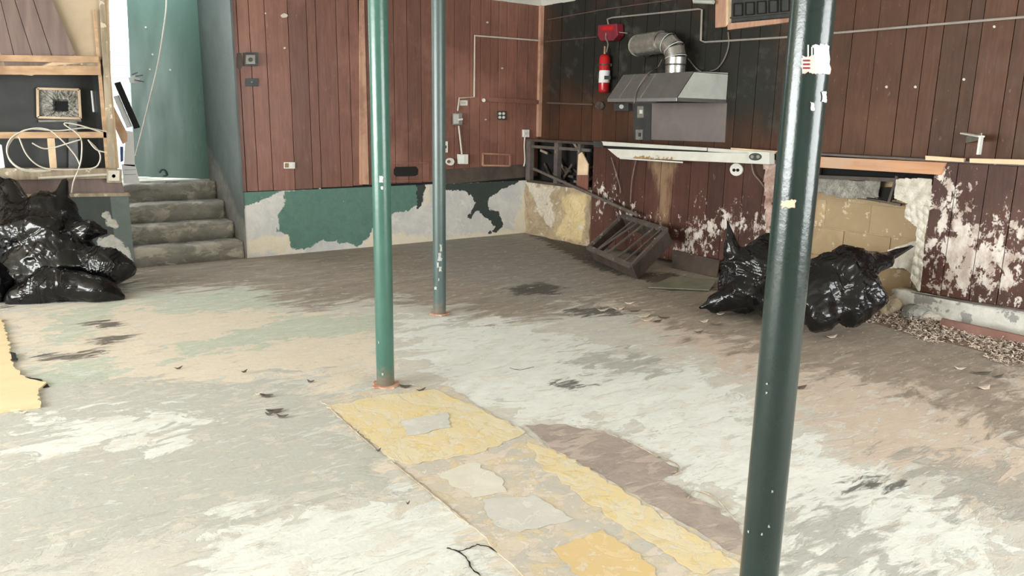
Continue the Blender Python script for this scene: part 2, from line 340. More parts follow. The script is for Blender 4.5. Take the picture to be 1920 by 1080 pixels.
set_attr(band, 'cream', field(Ub, [bpx(p) for p in [[(450,450),(540,440),(560,470),(450,485)],[(680,430),(760,440),(830,445),(960,430),(990,340),(1010,440),(690,475)],[(792,350),(806,350),(806,380),(794,385)]]]))
band.data.materials.append(layered('peeling_base_paint', ((.62, .60, .56), (.50, .50, .49), 5, S), [
 (-.06, (.72, .69, .62), (.58, .56, .52), .8, 9, S, .03, .7),
 ('cream', (.70, .60, .42), (.72, .66, .54), .3, 8, S, .04, .8),
 ('green', (.095, .20, .158), (.080, .165, .132), .16, 9, S, .008, 1),
 ('dark', (.022, .035, .032), (.035, .045, .04), .13, 14, S, .006, 1),
 (-.225, (.7, .72, .66), (.6, .6, .55), 1.0, 12, S, .02, .8),
 (-.25, (.1, .08, .06), (.2, .16, .12), 1.0, 20, S, .02, .6)], rough=.6, bumpd=.008))
S_(MB().box((XU-.05, YB-.05, 1.25), (XU, YB-.002, 2.87)).build('trim_1', M['copper_wood'], None))
S_(MB().prism([(2.4, YB, 2.87), (2.4, YB-.07, 2.95), (2.4, YB, 2.95)], (XU-2.4, 0, 0)).build('trim_2', M['white_metal']))
S_(MB().prism([(XU, Y0, 2.87), (XU-.07, Y0, 2.95), (XU, Y0, 2.95)], (0, YB-Y0, 0)).build('trim_3', M['white_metal']))
# battens and relief on the back wall
tag(MB().prism([P(674,0,1,YB-.02), P(683,0,1,YB-.02), P(692,346,1,YB-.02), P(675,346,1,YB-.02)], (0, .02, 0)).build('batten', M['copper_wood'], wback, bevel=.003))
tag(MB().bar(P(903,186,1,YB-.03), P(1016,192,1,YB-.03), .035, .05).build('wall_rail', M['plank_back'], wback))
MB().tube([P(907,188,1,YB-.07), P(907,188,1,YB)], .022, 12).build('rail_knob', M['cable'], wback, True)
f = MB(); c = [P(905,288,1,YB-.02), P(956,290,1,YB-.02), P(956,311,1,YB-.02), P(905,310,1,YB-.02)]
for a, b in zip(c, c[1:]+c[:1]): f.bar(a, b, .02, .02)
f.build('hatch_frame', M['copper_wood'], wback)
pxprism([(741,313),(780,312),(784,318),(783,327),(778,330),(742,331),(738,326),(738,318)], 1, YB-.003, .006).build('wall_hole', M['black'], wback)
f = MB(); c = [P(733,306,1,YB-.012), P(803,305,1,YB-.012), P(803,338,1,YB-.012), P(733,340,1,YB-.012)]
for a, b in zip(c[:-1], c[1:]): f.bar(a, b, .014, .012)
f.build('wall_moulding', M['plank_back'], wback)
pxprism([(830,318),(985,308),(985,332),(830,346)], 1, YB-.004, .02).build('dark_recess_strip', M['wood_dark'], wback)  # thin dark strip laid over the recessed foot of the panels

# right wall ------------------------------------------------------
wr = S_(MB().box((XU+.02, Y0, 0), (XU+.15, YB+.1, ZC)).build('wall_right', M['black']))
def rpx(p, X): return [P(x, y, 0, X)[[1, 2]] for x, y in p]
SOOT = [rpx([(1028,-40),(1500,-40),(1500,150),(1470,240),(1400,262),(1200,262),(1190,215),(1028,190)], XU)]
def rslab(name, y0, y1, z0, z1, X, m, th=.02, res=.05, attrs=None):
    nu = max(2, int((y1-y0)/res)); nv = max(2, int((z1-z0)/res))
    o, c = grid(name, (X, y1, z0), (0, y0-y1, 0), (0, 0, z1-z0), nu, nv, m, wr, thick=(th, 0, 0))
    for k, ps in (attrs or {}).items(): set_attr(o, k, field(c[:, [1, 2]], ps))
    return o
gro = [8.148, 7.93, 7.74, 7.50, 7.31, 7.12, 6.93, 6.70, 6.50, 6.28, 6.10, 5.87, 5.66, 5.44, 5.25, 5.02, 4.80, 4.58, 4.40, 4.22, 4.05, 3.86, 3.64, 3.40, 3.24, 3.11, 2.93, 2.83, 2.61, 2.50, 2.30, 2.10, 1.88, 1.7, 1.4, 1.1, .8, .4, 0, -.5, -1, -1.5, -2, -2.5, -3]
for b, a in zip(gro[:-1], gro[1:]):
    rslab('plank', a+.003, b-.003, 1.22, ZC, XU-.002+random.uniform(-.003, .002), M['plank_right'], .02, .08, {'soot': SOOT})
# lower furred wall: boards between the corner patch and the opening, and right of the opening
PEEL = [rpx(p, XL) for p in [
 [(1110,350),(1140,352),(1160,385),(1230,420),(1240,445),(1170,410),(1120,385)], [(1270,430),(1320,400),(1440,395),(1445,440),(1330,450),(1310,490),(1270,480)],
 [(1745,330),(1790,300),(1790,380),(1830,400),(1930,450),(1930,570),(1745,540),(1725,480)], [(1760,380),(1920,420),(1930,560),(1750,520)]]]
STAIN = [rpx(p, XL) for p in [[(1215,300),(1275,300),(1260,340),(1245,430),(1230,430),(1228,340)], [(1085,330),(1105,330),(1100,350)]]]
ly = [6.84, 6.62, 6.40, 6.21, 5.98, 5.76, 5.58, 5.35, 5.12, 4.92, 4.70, 4.47, 4.27, 4.02]
for b, a in zip(ly[:-1], ly[1:]):
    rslab('plank', a+.003, b-.003, .03+random.uniform(0, .02), 1.19, XL+.02+random.uniform(-.003, .003), M['plank_low'], .02, .04, {'peel': PEEL, 'stain': STAIN})
ly = [2.93, 2.76, 2.55, 2.36, 2.15, 1.95, 1.7, 1.4, 1.1, .7, .3, -.2, -.8, -1.4, -2, -3]
for b, a in zip(ly[:-1], ly[1:]):
    rslab('plank', a+.003, b-.003, .21, 1.215, XL+random.uniform(-.003, .003), M['plank_low'], .02, .04, {'peel': PEEL, 'stain': STAIN})
# ledge between upper and lower wall
MB().box((XL-.01, 4.0, 1.195), (XU, YB, 1.225)).build('ledge_board', M['wood_dark'], wr)
MB().box((XL+.0, Y0, 1.218), (XU, 3.98, 1.235)).build('ledge_board', M['wood_grey'], wr)
# corner: open frame with dark cavity, masonry under it
MB().box((XU-.01, 6.84, .7), (XU+.02, YB, 1.2)).build('cavity_back', M['black'], wr)
MB().box((XL+.02, 6.86, .66), (XU, YB, .70)).build('sill_plate', M['wood_dark'], wr)
for y, wd in ((8.07, .09), (7.50, .07), (7.07, .05)):
    MB().box((XL-.005, y-wd/2, .70), (XL+.06, y+wd/2, 1.20)).build('stud', M['wood_grey'], wr)
MB().bar((XL+.03, 8.1, 1.13), (XL+.03, 6.9, 1.13), .03, .035).build('nailing_strip', M['wood_grey'], wr)
for k in range(14):
    y = random.uniform(7.0, 8.0); z = random.uniform(.72, 1.1)
    MB().bar((XL+.1+random.random()*.1, y, z), (XL+.1+random.random()*.1, y+random.uniform(-.3, .3), z+random.uniform(-.1, .25)), .015, .03).build('lath_scrap', M['wood_old' if k % 3 == 0 else 'wood_dark'], wr)
pxprism([(1086,290),(1092,285),(1096,292),(1104,308),(1103,328),(1084,328)], 0, XL, .015).build('board_scrap', M['wood_cream'], wr)
pxprism([(1084,328),(1104,328),(1103,362),(1084,350)], 0, XL+.004, .015).build('board_scrap', M['plank_back'], wr)
corner, cc_ = grid('masonry_patch', (XL, 8.14, -.01), (0, -1.30, 0), (0, 0, .68), 46, 28, None, wr, thick=(.2, 0, 0))
Uc = cc_[:, [1, 2]]
set_attr(corner, 'yellow', field(Uc, [rpx(p, XL) for p in [[(1050,368),(1098,362),(1092,455),(1040,445),(1058,400)]]]))
set_attr(corner, 'pale', field(Uc, [rpx(p, XL) for p in [[(985,340),(1050,352),(1030,370),(1045,400),(1035,430),(1010,400),(1000,370)]]]))
corner.data.materials.append(layered('patched_tan_masonry', ((.46, .36, .23), (.32, .24, .15), 5, S), [
 ('pale', (.66, .58, .46), (.55, .50, .42), .35, 7, S, .03, .9), ('yellow', (.60, .46, .22), (.68, .55, .32), .15, 6, S, .04, .9),
 (-.12, (.72, .68, .6), (.6, .52, .4), 1, 8, S, .03, .8), (-.18, (.22, .15, .09), (.3, .2, .12), 1, 10, S, .04, .8)], rough=.85, bumpd=.03))
for v in corner.data.vertices:
    if v.co.x < XL+.01: v.co.x += .02*math.sin(v.co.y*14+v.co.z*9)*math.sin(v.co.z*13+1)+random.uniform(-.006, .006)

# opening with concrete block behind
M['mortar'] = mat('tan_mortar', (.46, .36, .22), (.36, .27, .16), 9, rough=.9)
oy0, oy1 = 2.93, 4.02
MB().box((XU-.062, oy0-.05, 0), (XU+.02, oy1+.05, 1.03)).build('mortar_backing', M['mortar'], wr)
M['block'] = mat('tan_painted_block', (.47, .35, .20), (.36, .26, .15), 3.5, rough=.85, chips=(.60, .50, .35), chip_thr=.6, bdist=.012, vary=.08, c3=(.38, .28, .16))
zz = [0, .33, .58, .83, 1.02]
for r_, (z0, z1) in enumerate(zip(zz[:-1], zz[1:])):
    y = oy1+.1 - (.25 if r_ % 2 else 0)
    yy = [oy1+.05]; k = oy1-.12-(.2 if r_ % 2 else 0)
    while k > oy0: yy.append(k); k -= .42
    yy.append(oy0-.05)
    for b, a in zip(yy[:-1], yy[1:]):
        MB().box((XU-.07+random.uniform(-.004, .004), a+.004, z0+.004), (XU, b-.004, z1-.004)).build('block', M['block'], wr, bevel=.004)
MB().box((XL+.02, oy1, 0), (XU, oy1+.03, 1.2)).build('jamb_board', M['wood_dark'], wr)
MB().box((XL+.02, oy0-.04, .2), (XU, oy0, 1.2)).build('jamb_board', M['wood_dark'], wr)

def crumple(name, poly, X, off, m, parent, n=26, amp=.03, seed=0, th=.01):     # crumpled sheet inside an outline on the plane
    rs = np.random.default_rng(seed); pts = np.array([P(x, y, 0, X)[[1, 2]] for x, y in poly]); mn, mx = pts.min(0), pts.max(0)
    nu, nv = n, max(6, int(n*(mx[1]-mn[1])/(mx[0]-mn[0]+1e-6))); nv = min(nv, 120)
    g = np.array([[(mn[0]+(mx[0]-mn[0])*i/nu, mn[1]+(mx[1]-mn[1])*j/nv) for i in range(nu+1)] for j in range(nv+1)]).reshape(-1, 2)
    ins = poly_sdf(g, pts) > -.012; K = rs.normal(size=(6, 2))*rs.uniform(6, 30, (6, 1)); ph = rs.random(6)*6
    d = sum(np.abs(np.sin(g@K[i]+ph[i]+1.5*np.sin(g@K[(i+1) % 6]*.4))) for i in range(6))/6
    v = [(X-off-amp*d[i]*1.6, g[i, 0], g[i, 1]) for i in range(len(g))]; f = []
    for j in range(nv):
        for i in range(nu):
            q = (j*(nu+1)+i, j*(nu+1)+i+1, (j+1)*(nu+1)+i+1, (j+1)*(nu+1)+i)
            if all(ins[k] for k in q): f.append(q)
    o = link(name, v, f, m, parent); md = o.modifiers.new('solid', 'SOLIDIFY'); md.thickness = th; return o
crumple('foil_strip', [(1500,325),(1600,340),(1655,340),(1650,368),(1600,372),(1500,352)], XL+.1, 0, M['foil'], wr, 70, .03, 1)
M['torn'] = mat('torn_white_plaster', (.70, .66, .58), (.50, .46, .38), 14, rough=.85, bump=.8, bdist=.01)
crumple('torn_plaster', [(1683,338),(1748,335),(1748,380),(1722,385),(1682,370)], XL+.03, 0, M['torn'], wr, 50, .018, 2)
crumple('torn_plaster', [(1704,385),(1735,368),(1748,378),(1735,440),(1728,545),(1712,520),(1722,470),(1725,425),(1700,405)], XL+.03, 0, M['torn'], wr, 50, .018, 3)
crumple('torn_plaster', [(1668,470),(1722,452),(1722,520),(1700,500),(1668,500)], XL+.08, 0, M['torn'], wr, 50, .018, 4)
crumple('torn_paper', [(1436,300),(1456,300),(1462,340),(1450,380),(1452,420),(1440,430)], XL, 0, mat('torn_pinkish_paper', (.55, .42, .36), (.25, .14, .11), 12, rough=.8), wr, 10, .02, 5)
MB().bar(P(1500,350,0,XL+.08), P(1690,384,0,XL+.1), .03, .018).build('old_pipe', M['wood_dark'], wr)
MB().bar(P(1500,330,0,XL+.05), P(1745,340,0,XL+.05), .04, .03).build('blocking', M['wood_dark'], wr)
MB().bar(P(1683,330,0,XL+.06), P(1668,378,0,XL+.06), .03, .02).build('blocking', M['wood_dark'], wr)
pxprism([(1640,352),(1682,350),(1682,372),(1650,380)], 0, XL+.12, .01).build('dark_board', M['black'], wr)
# lumber edging of the ledge
lb = [P(1500,292,0,XL-.03), P(1772,305,0,XL-.03), P(1762,328,0,XL-.03), P(1500,312,0,XL-.03)]
tag(MB().prism(lb, (.05, 0, 0)).build('lumber_edging', M['wood_orange'], wr, bevel=.003))
MB().prism([P(1735,292,0,XL-.02), P(1806,297,0,XL-.02), P(1806,304,0,XL-.02), P(1735,300,0,XL-.02)], (.04, 0, 0)).build('pine_trim', M['wood_cream'], wr)
MB().prism([P(1818,297,0,XL-.02), P(1990,301,0,XL-.02), P(1990,312,0,XL-.02), P(1818,305,0,XL-.02)], (.04, 0, 0)).build('pine_trim', M['wood_cream'], wr)
MB().prism([P(1370,277,0,XL-.03), P(1452,283,0,XL-.03), P(1452,288,0,XL-.03), P(1370,281,0,XL-.03)], (.04, 0, 0)).build('pine_trim', M['wood_cream'], wr)
# concrete kerb along the foot of the wall
kerb, kc = grid('kerb', (XL-.07, 3.1, -.02), (0, -6.1, 0), (0, 0, .22), 90, 8, mat('whitewashed_concrete', (.68, .66, .60), (.50, .48, .43), 6, rough=.9, chips=(.30, .29, .27), chip_thr=.54, chip_scale=4, bdist=.03), wr, thick=(.2, 0, 0), smooth=True)
for v in kerb.data.vertices:
    if v.co.x < XL: v.co.x += random.uniform(-.008, .008)-.02*math.sin(v.co.y*5); 
MB().box((XL+.03, 3.1, 0), (XU, 4.05, .08)).build('rubble_footing', M['plaster_tan'], wr)
MB().bar(P(1690,547,0,XL-.06), P(1960,588,0,XL-.06), .03, .012).build('sill_strip', M['wood_grey'], wr)

# recess with steps ----------------------------------------------
YD = 9.3
M['recess'] = layered('scuffed_green_grey_paint', ((.075, .085, .078), (.06, .07, .064), 3, S), [(-.2, (.2, .2, .17), (.3, .28, .24), 1, 8, S, .05, .6)], rough=.5)
rj, rc = grid('wall_recess', (2.42, YB-.04, 0), (0, YD-YB+.2, 0), (0, 0, ZC), 30, 60, None, None, thick=(.02, 0, 0)); S_(rj)
set_attr(rj, 'worn', np.clip((.18+(rc[:, 1]-YB)*.62-rc[:, 2]+.25), -1, 1))
rj.data.materials.append(layered('scuffed_jamb_paint', ((.075, .088, .08), (.06, .07, .064), 3, S), [('worn', (.22, .20, .17), (.12, .115, .1), .5, 6, S, .1, .85), (-.24, (.4, .4, .36), (.3, .28, .24), 1, 14, S, .03, .7)], rough=.45))
st = empty('concrete_steps', (1.9, YB, 0), 'four worn concrete steps rising through the recess to the green door', 'steps')
M['step'] = layered('worn_step_concrete', ((.27, .25, .205), (.19, .18, .15), 5, (1, 1, 1.5)), [(-.03, (.50, .46, .37), (.38, .35, .29), .9, 3.5, (1, 1, 1.6), .06, .8), (-.17, (.62, .57, .48), (.5, .46, .4), 1, 6, (.7, 1, 1.8), .04, .8), (-.12, (.07, .065, .055), (.1, .09, .08), .9, 4, (.6, 1, 2), .1, .6)], rough=.8, bumpd=.02)
sy = [YB-.03, 8.43, 8.72, 9.02]; szs = [.18, .36, .545, .73]
for i in range(4):
    y0, z1 = sy[i], szs[i]; z0 = 0 if i == 0 else szs[i-1]-.005; dep = (sy[i+1]-y0+.06) if i < 3 else YD-y0+.7
    n = 40; v = []; f = []
    prof = [(0, z0), (0, z1-.03), (.008, z1-.008), (.03, z1), (dep, z1), (dep, z0)]
    for k in range(n+1):
        x = 1.36+(2.415-1.36)*k/n
        for j, (py, pz) in enumerate(prof):
            w_ = random.uniform(-1, 1)*.006+.010*math.sin(x*9+i*2)+.006*math.sin(x*23+i)
            v.append((x, y0+py+(w_ if j in (1, 2, 3) else 0), pz+(w_*.7 if j in (1, 2, 3) else 0)))
    m_ = len(prof)
    for k in range(n):
        for j in range(m_): f.append((k*m_+j, (k+1)*m_+j, (k+1)*m_+(j+1) % m_, k*m_+(j+1) % m_))
    f += [tuple(range(m_)), tuple(n*m_+j for j in range(m_-1, -1, -1))]
    link('step', v, f, M['step'], st, True)
# left side of the recess and the partition base
wp = S_(MB().box((1.30, YB+.02, 0), (1.345, YD, .72)).build('wall_partition', M['recess']))
pb, pc = grid('painted_base', (X0, YB-.04, 0), (1.358-X0, 0, 0), (0, 0, .72), 120, 22, None, wp, thick=(0, .16, 0))
set_attr(pb, 'chip', field(pc[:, [0, 2]], [[P(x, y, 1, YB-.04)[[0, 2]] for x, y in p] for p in [[(188,400),(205,398),(222,425),(205,428)], [(180,450),(215,440),(240,465),(248,495),(190,495)]]]))
set_attr(pb, 'edge', np.clip(pc[:, 0]-P(212, 420, 1, YB-.04)[0], -1, 1))
pb.data.materials.append(layered('dark_green_base_paint', ((.04, .055, .05), (.06, .07, .062), 4, S), [('edge', (.15, .19, .175), (.12, .155, .145), .02, 5, S, .01, 1), ('chip', (.66, .66, .6), (.5, .48, .42), .14, 12, S, .012, 1), (-.22, (.4, .38, .33), (.3, .27, .22), 1, 9, S, .02, .7)], rough=.55))
# door, frame and daylight beyond
door = empty('door_1', (2.4, YD, .73), None, None); del_keys = None; tag(door, kind='structure')
M['door'] = mat('sea_green_door_paint', (.135, .245, .205), (.10, .19, .157), 1.6, (2, 2, .5), rough=.32, bump=.08, chips=(.55, .66, .6), chip_thr=.78)
leaf = MB().prism([P(234,-70,1,YD), P(384,-70,1,YD), P(396,336,1,YD), P(254,331,1,YD)], (0, .045, 0)).build('door_leaf', M['door'], door)
pxprism([(241,146),(252,141),(262,148),(258,156),(243,155)], 1, YD+.0, .006).build('broken_lock', M['steel_pale'], door)
for q in ((254,143,268,141), (252,150,270,153), (248,140,258,136)):
    MB().tube([P(q[0],q[1],1,YD-.012), P(q[2],q[3],1,YD-.012)], .005, 5).build('splinter', M['dark_metal'], door)
for x, y in ((273,51), (286,102), (281,130), (319,131)): MB().tube([P(x,y,1,YD-.006), P(x,y,1,YD)], .011, 8).build('screw_cap', M['white'], door)
for (x0, y0, x1, y1) in ((374,-30,381,64), (386,-30,394,67)):
    MB().bar(P(x0,y0,1,YD-.06), P(x1,y1,1,YD-.06), .018, .03, (0, 1, 0)).build('closer_tube', M['conduit'], door)
MB().bar(P(380,-30,1,YD-.05), P(388,66,1,YD-.05), .05, .02, (0, 1, 0)).build('closer_arm', M['dark_metal'], door)
MB().bar(P(384,70,1,YD-.01), P(399,330,1,YD-.01), .014, .02, (0, 1, 0)).build('light_gap_strip', M['paper'], door)  # white strip standing in for daylight through the gap between door and jamb
MB().tube(pxpath([(300,324),(305,318),(311,320),(314,328),(308,330)], 1, YD-.03), .007, 5).build('door_stop', M['dark_metal'], door, True)
MB().box((1.65, YD-.02, .73), (2.43, YD+.06, .745)).build('threshold', M['steel_pale'], door)
MB().box((1.345, YD, 2.75), (2.44, YD+.1, ZC)).build('door_head', M['siding'], door)
# exterior white siding beyond the doorway
ext = empty('siding_wall', (1.5, 10.9, 0), 'white clapboard wall in daylight seen past the left edge of the green door', 'wall')
for k in range(18):
    z = .55+k*.15
    MB().prism([(0.5, 10.9, z), (0.5, 10.9, z+.15), (0.5, 10.87, z+.004)], (2.6, 0, 0)).build('clapboard', M['siding'], ext)
S_(MB().box((.3, YD+.2, -.1), (4, 11.2, .70)).build('floor_outside', M['siding']))
# partition timberwork --------------------------------------------
YP = YB
def tim(name, poly, m, y=YP, d=.04, parent=wp, bevel=0): return pxprism(poly, 1, y, d).build(name, M[m], parent, bevel=bevel)
tim('stud', [(182,-60),(190,-60),(216,318),(202,318)], 'wood_old', YP, .05)
tim('stud', [(190,-60),(201,-60),(206,140),(222,315),(213,315),(196,120)], 'wood_cream', YP+.02, .05)
tim('stud', [(174,18),(178,18),(206,316),(198,316)], 'wood_light', YP, .03)
tim('splintered_board', [(213,200),(238,250),(238,265),(230,270),(216,240)], 'wood_light', YP+.05, .02)
tim('header_board', [(-260,100),(183,106),(184,118),(-260,112)], 'wood_light', YP, .05)
tim('header_board', [(-260,124),(186,124),(187,141),(-260,139)], 'wood_light', YP, .06)
tim('header_board', [(-260,112),(185,117),(185,126),(-260,124)], 'wood_old', YP+.02, .03)
tim('tan_board', [(-300,-80),(190,-80),(190,112),(-300,104)], 'tan_board', YP+.05, .02)
tim('cross_rail', [(-260,248),(198,247),(199,258),(-260,261)], 'wood_light', YP+.02, .05)
tim('short_stud', [(88,258),(101,258),(106,320),(94,320)], 'wood_cream', YP+.02, .05)
tim('bottom_plate', [(-260,314),(205,315),(215,333),(-260,340)], 'wood_old', YP, .09)
tim('brown_kick_panel', [(-260,337),(225,330),(233,362),(-260,372)], 'brown_panel', YP, .03)
tim('brown_skirting', [(-260,366),(240,361),(243,367),(-260,374)], 'wood_old', YP-.01, .05)
# hanging sheet of brown panelling, one object per board
sheet = empty('hanging_panelling', P(60, 135, 1, YP), 'slanting torn sheet of brown grooved panelling hanging over tan board', 'panelling')
tops = [(-60,-60), (-14,-60), (8,-60), (42,-60), (72,-60)]; bots = [(15,140), (35,140), (68,126), (100,114), (142,102)]
for i in range(4):
    a, b, c_, d_ = tops[i], tops[i+1], bots[i+1], bots[i]
    pxprism([(a[0]+.7, a[1]), (b[0]-.7, b[1]), (c_[0]-.7, c_[1]), (d_[0]+.7, d_[1])], 1, YP-.0, .012).build('board', M['brown_panel'], sheet)
tim('torn_edge', [(38,140),(68,128),(100,116),(140,104),(150,108),(183,112),(183,116),(110,122),(60,142)], 'wood_cream', YP-.005, .012)
# dark room beyond
YK = 8.85
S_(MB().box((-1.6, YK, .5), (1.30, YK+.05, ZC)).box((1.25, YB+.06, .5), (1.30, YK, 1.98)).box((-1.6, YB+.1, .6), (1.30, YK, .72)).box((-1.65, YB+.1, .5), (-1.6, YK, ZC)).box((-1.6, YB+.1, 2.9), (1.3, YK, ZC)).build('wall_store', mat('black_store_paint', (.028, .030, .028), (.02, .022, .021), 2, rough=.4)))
S_(MB().box((X0, YB+.02, 0), (-1.6, YB+.1, ZC)).build('wall_back_left', M['tan_board']))
MB().tube([P(172,170,1,YK-.01), P(176,210,1,YK-.01)], .012, 6).build('bright_slot', M['paper'], wp)
# foil framed hole in dark wall
hole = empty('duct_opening', P(110, 222, 1, YK), 'square opening with ragged foil rim in the black store wall', 'vent')
def hp(p): return [P(x, y, 1, YK-.02) for x, y in p]
o1 = [(70,166),(148,168),(151,222),(71,220)]; i1 = [(104,190),(127,190),(127,208),(104,207)]
v = []; f = []; N = 12
def ringpt(q, t):
    s = t*4; i = int(s) % 4; u_ = s-int(s); a, b = q[i], q[(i+1) % 4]; return (a[0]+(b[0]-a[0])*u_, a[1]+(b[1]-a[1])*u_)
R_ = 64
for j in range(7):
    for k in range(R_):
        a, b = ringpt(o1, k/R_), ringpt(i1, k/R_); t_ = j/6; x = a[0]+(b[0]-a[0])*t_+random.uniform(-1.3, 1.3); y = a[1]+(b[1]-a[1])*t_+random.uniform(-1.3, 1.3)
        v.append(P(x, y, 1, YK-.03-.02*random.random()+(.04 if j == 6 else 0)))
f = [(j*R_+k, j*R_+(k+1) % R_, (j+1)*R_+(k+1) % R_, (j+1)*R_+k) for j in range(6) for k in range(R_)]
link('foil_rim', v, f, M['foil'], hole)
MB().prism(hp(i1), (0, .018, 0)).build('hole', M['black'], hole)
q = o1
for a, b in zip(q, q[1:]+q[:1]): MB().bar(P(a[0],a[1],1,YK-.05), P(b[0],b[1],1,YK-.05), .02, .02, (0, 1, 0)).build('frame_strip', M['wood_cream'], hole)
MB().bar(P(72,227,1,YK-.05), P(152,226,1,YK-.05), .02, .016, (0, 1, 0)).build('shelf_strip', M['grey_metal'], hole)
tag(pxprism([(128,226),(143,226),(146,318),(128,318)], 1, YK-.02, .05).build('plastic_downpipe', mat('dull_translucent_grey', (.17, .17, .16), (.1, .1, .095), 6, rough=.3)), 'dull grey vertical duct strip under the foil-rimmed opening', 'duct')

# ---------------------------------------------------------------- the posts
def post(cx, cy, r, m, label, tilt=(0, 0), base=True):
    t = empty('support_post', (cx, cy, 0), label, 'post', )
    n = 40; o = MB().tube([(cx, cy, .004), (cx+tilt[0], cy+tilt[1], ZC)], r, n).build('pole', M[m], t, True)
    if base:
        b = MB(); pts = []
        for k in range(26):
            a = k/26*2*math.pi; rr = r*(1.25+.5*random.random()); pts.append((cx+rr*math.cos(a), cy+rr*math.sin(a), .003))
        b.prism(pts, (0, 0, .007)); b.build('rusted_collar', M['rust'], t)
    return t
pA = P(720, 728, 2, 0); pB = P(823, 592, 2, 0)
postA = post(pA[0]+.03, pA[1]+.04, .05, 'post_green', 'glossy green steel post, leftmost of the three posts')
postB = post(pB[0]+.03, pB[1]+.04, .049, 'post_grey', 'grey-green steel post farthest back, chipped white near its rusty foot')
pc_ = V(1474, 540, 1.90); post3 = post(pc_[0], pc_[1], .0495, 'post_black', 'nearest and thickest dark green-black post with torn stickers')
def on_post(px0, py0, px1, py1, name, m, dr=.0015, jag=0, seed=0, own=None, ctr=None, rad_=.0495):       # a scrap wrapped round the near post
    rs = random.Random(seed); c2 = (pc_ if ctr is None else ctr)[:2]; R0 = rad_+dr; nu, nv = 8, 6; v = []
    for j in range(nv+1):
        for i in range(nu+1):
            x = px0+(px1-px0)*i/nu; y = py0+(py1-py0)*j/nv
            if jag and (i in (0, nu) or j in (0, nv)): x += rs.uniform(-jag, jag); y += rs.uniform(-jag, jag)
            d = _fw*F+_r*(x-960)-_u*(y-540); d2 = d[:2]; a = d2@d2; b = -2*(d2@c2); cc = c2@c2-R0*R0; D = b*b-4*a*cc
            t_ = (-b-math.sqrt(max(D, 0)))/(2*a); v.append(CAM+d*t_)
    f = [(j*(nu+1)+i, j*(nu+1)+i+1, (j+1)*(nu+1)+i+1, (j+1)*(nu+1)+i) for j in range(nv) for i in range(nu)]
    o = link(name, v, f, M[m], own or post3, True); md = o.modifiers.new('t', 'SOLIDIFY'); md.thickness = .0008; return o
M['pink_paper'] = mat('stained_pink_paper', (.75, .6, .54), (.62, .45, .4), 40, rough=.8)
tag(on_post(1524, 84, 1556, 138, 'sticker_scrap', 'paper', jag=2.5, seed=1), 'torn white sticker scrap')
on_post(1503, 106, 1530, 136, 'sticker_scrap', 'pink_paper', dr=.002, jag=3, seed=2)
for y in (112, 119, 126): on_post(1505, y, 1519, y+3.2, 'red_stripe', 'red_dark', dr=.0032)
on_post(1514, 84, 1516.5, 106, 'paper_shred', 'paper'); on_post(1521, 88, 1523.5, 108, 'paper_shred', 'paper')
on_post(1541, 172, 1549, 191, 'sticker_scrap', 'paper', jag=1.5, seed=3); on_post(1520, 192, 1526, 208, 'sticker_scrap', 'paper', jag=1.5, seed=4)
M['chipg'] = mat('grey_primer_chip', (.42, .44, .42), (.3, .32, .3), 40)
M['chipc'] = mat('bare_primer_chip', (.6, .5, .36), (.5, .4, .28), 40)
on_post(1466, 375, 1492, 390, 'paint_chip', 'chipc', jag=2.5, seed=5)
for (x, y, w_, h_) in ((711,330,7,12),(714,349,4,6),(716,700,3,4),(709,640,2,5)): on_post(x, y, x+w_, y+h_, 'paint_chip', 'paper' if w_ > 3 else 'chipg', jag=1, seed=x+y, own=postA, ctr=pA+[.03, .04, 0], rad_=.05)
for (x, y, w_, h_) in ((825,458,4,14),(822,474,5,12),(820,484,9,5),(819,492,4,10),(823,500,5,9),(815,537,4,6),(822,522,2,4)): on_post(x, y, x+w_, y+h_, 'paint_chip', 'chipg', jag=1.2, seed=x+y, own=postB, ctr=pB+[.03, .04, 0], rad_=.049)
for (x, y) in ((1437,718),(1436,735),(1427,1000),(1440,985),(1402,995),(1447,920)): on_post(x, y, x+2.6, y+3.6, 'paint_chip', 'chipg', jag=1.2, seed=int(x))

